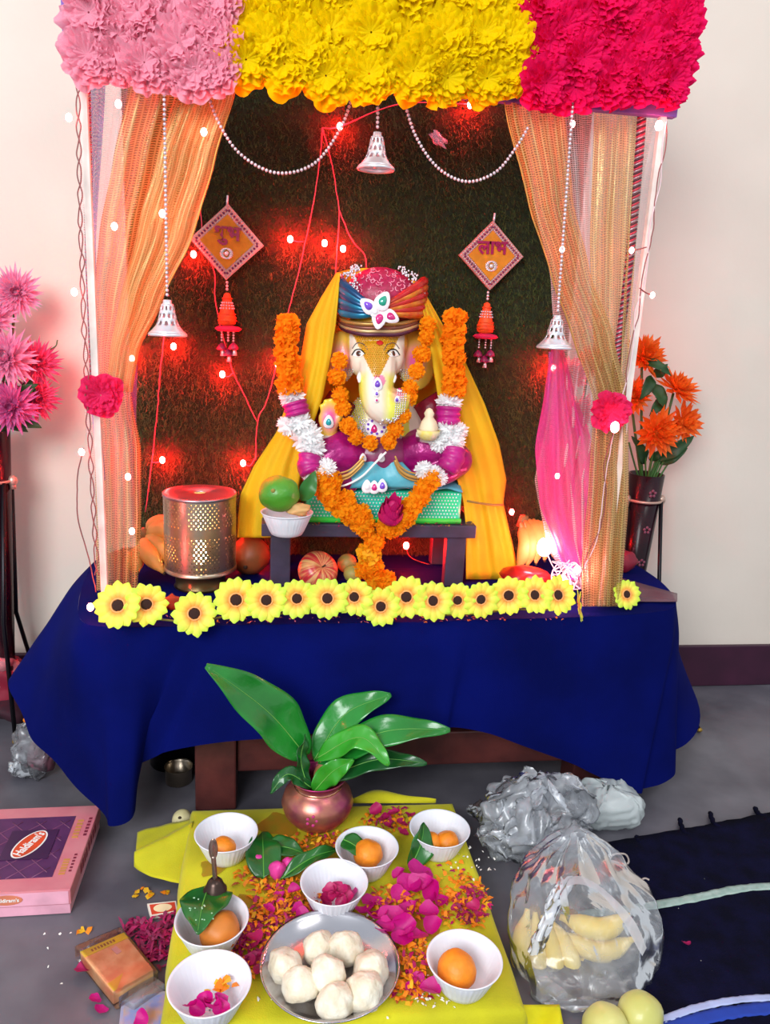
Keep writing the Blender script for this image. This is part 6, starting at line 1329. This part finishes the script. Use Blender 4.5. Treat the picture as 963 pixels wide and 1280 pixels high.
MB().grid(hband, 50, 5).build('carry_handle', m_pl3, BG)
m_ban2 = mat('pale_yellow_banana', 'ecd27a', col2='e2c25c', rough=.5, scale=20)
cr1 = at(715, 1150, Y=.88)
bunch('banana_bunch', 'pale yellow banana bunch inside the clear bag, right side', [(at(700 - k * 3, 1146 + 20 * k, Y=.875 - .004 * k), at(786 + (4, 8, 2, -6)[k], 1143 + 30 * k, Y=.85 - .008 * k), V(.004, -.012, -.012 - .003 * k), .0145) for k in range(4)], cr1, m_ban2)
cr2 = at(668, 1145, Y=.89)
bunch('banana_bunch', 'pale yellow banana bunch inside the clear bag, left side', [(at(660 + 9 * k, 1136 + 4 * k, Y=.885), at(656 + 21 * k, 1232 - 2 * k, Y=.84 - .002 * k), V(-.012 + .006 * k, -.012, 0), .0135) for k in range(4)], cr2, m_ban2)
m_gv = mat('pale_green_guava_skin', 'd4cf80', col2='c2c068', rough=.4, scale=20, coat=.2)
for (x, y, Y, lb_) in ((757, 1284, .745, 'pale green guava under the banana bag, nearer the frame bottom'), (801, 1268, .77, 'pale green guava under the banana bag, rightmost')):
    c = at(x, y, Z=.027); fruit('guava', c, (.028, .027, .027), m_gv, lb_, group='guavas by the banana bag')
# crumpled clear bag behind
CB = thing('plastic_bag', 'crumpled empty clear bag on the floor between the table and the banana bag', 'bag', at(660, 1070, Z=0), 'clear plastic bags')
cbc = at(662, 1040, Z=.045)
def cbf(u, v):
    a = u * 2 * PI; s_ = math.sin(PI * (v * .93 + .05)) ** .7; y = mix(-.045, .095, v)
    return cbc + V(math.cos(a) * .088 * s_ * (1 + .25 * math.cos(a - .5)), math.sin(a) * .06 * s_, y)
crumple(cbf, 'bag_film', m_pl4, CB, nu=90, nv=60, amp=.034, sd=9)
crumple(lambda u, v: cbc + V(-.03, -.01, .02) + V(math.cos(u * 2 * PI) * .06, math.sin(u * 2 * PI) * .04, 0) * math.sin(PI * (v * .9 + .05)) + V(0, 0, mix(-.05, .04, v)), 'bag_inner_fold', m_pl4, CB, nu=70, nv=40, amp=.026, sd=12)
crumple(lambda u, v: at(mix(640, 585, v), mix(1015, 1012, v), Z=mix(.06, .045, v)) + V(0, math.cos(u * 2 * PI), math.sin(u * 2 * PI)) * mix(.03, .006, v), 'bag_tail', m_pl4, CB, nu=24, nv=24, amp=.012, sd=15)
WB = at(760, 1010, Z=.03)
WBt = thing('white_plastic_bag', 'small milky white plastic bag on the floor under the cloth right corner', 'bag', (WB.x, WB.y, 0))
def wbf(u, v):
    a = u * 2 * PI; t = v * PI; e_ = .55; ca, sa = math.cos(a), math.sin(a); st2 = abs(math.sin(t * .98 + .03)) ** .6
    return V(WB.x, WB.y, .038) + V(math.copysign(abs(ca) ** e_, ca) * .055 * st2, math.copysign(abs(sa) ** e_, sa) * .045 * st2, -.036 * math.cos(t)) 
crumple(wbf, 'bag_film', mat('milky_polythene', 'd8e0e0', rough=.35, var=.05, coat=.3, transl=.3, alpha=.93), WBt, nu=60, nv=30, amp=.009, sd=21)
str_ = MB(); P_ = crom([at(x, y, Z=.012) for x, y in ((762, 1074), (768, 1068), (782, 1068), (786, 1078), (776, 1082), (764, 1076), (776, 1080), (784, 1090), (796, 1102), (806, 1098), (812, 1100))], 70); o = str_.tube(P_, .0016, 6).build('string_loop', mat('cream_string', 'c8b8b0', rough=.8)); tag(o, 'thin cream string loop on the rug behind the banana bag', 'string')
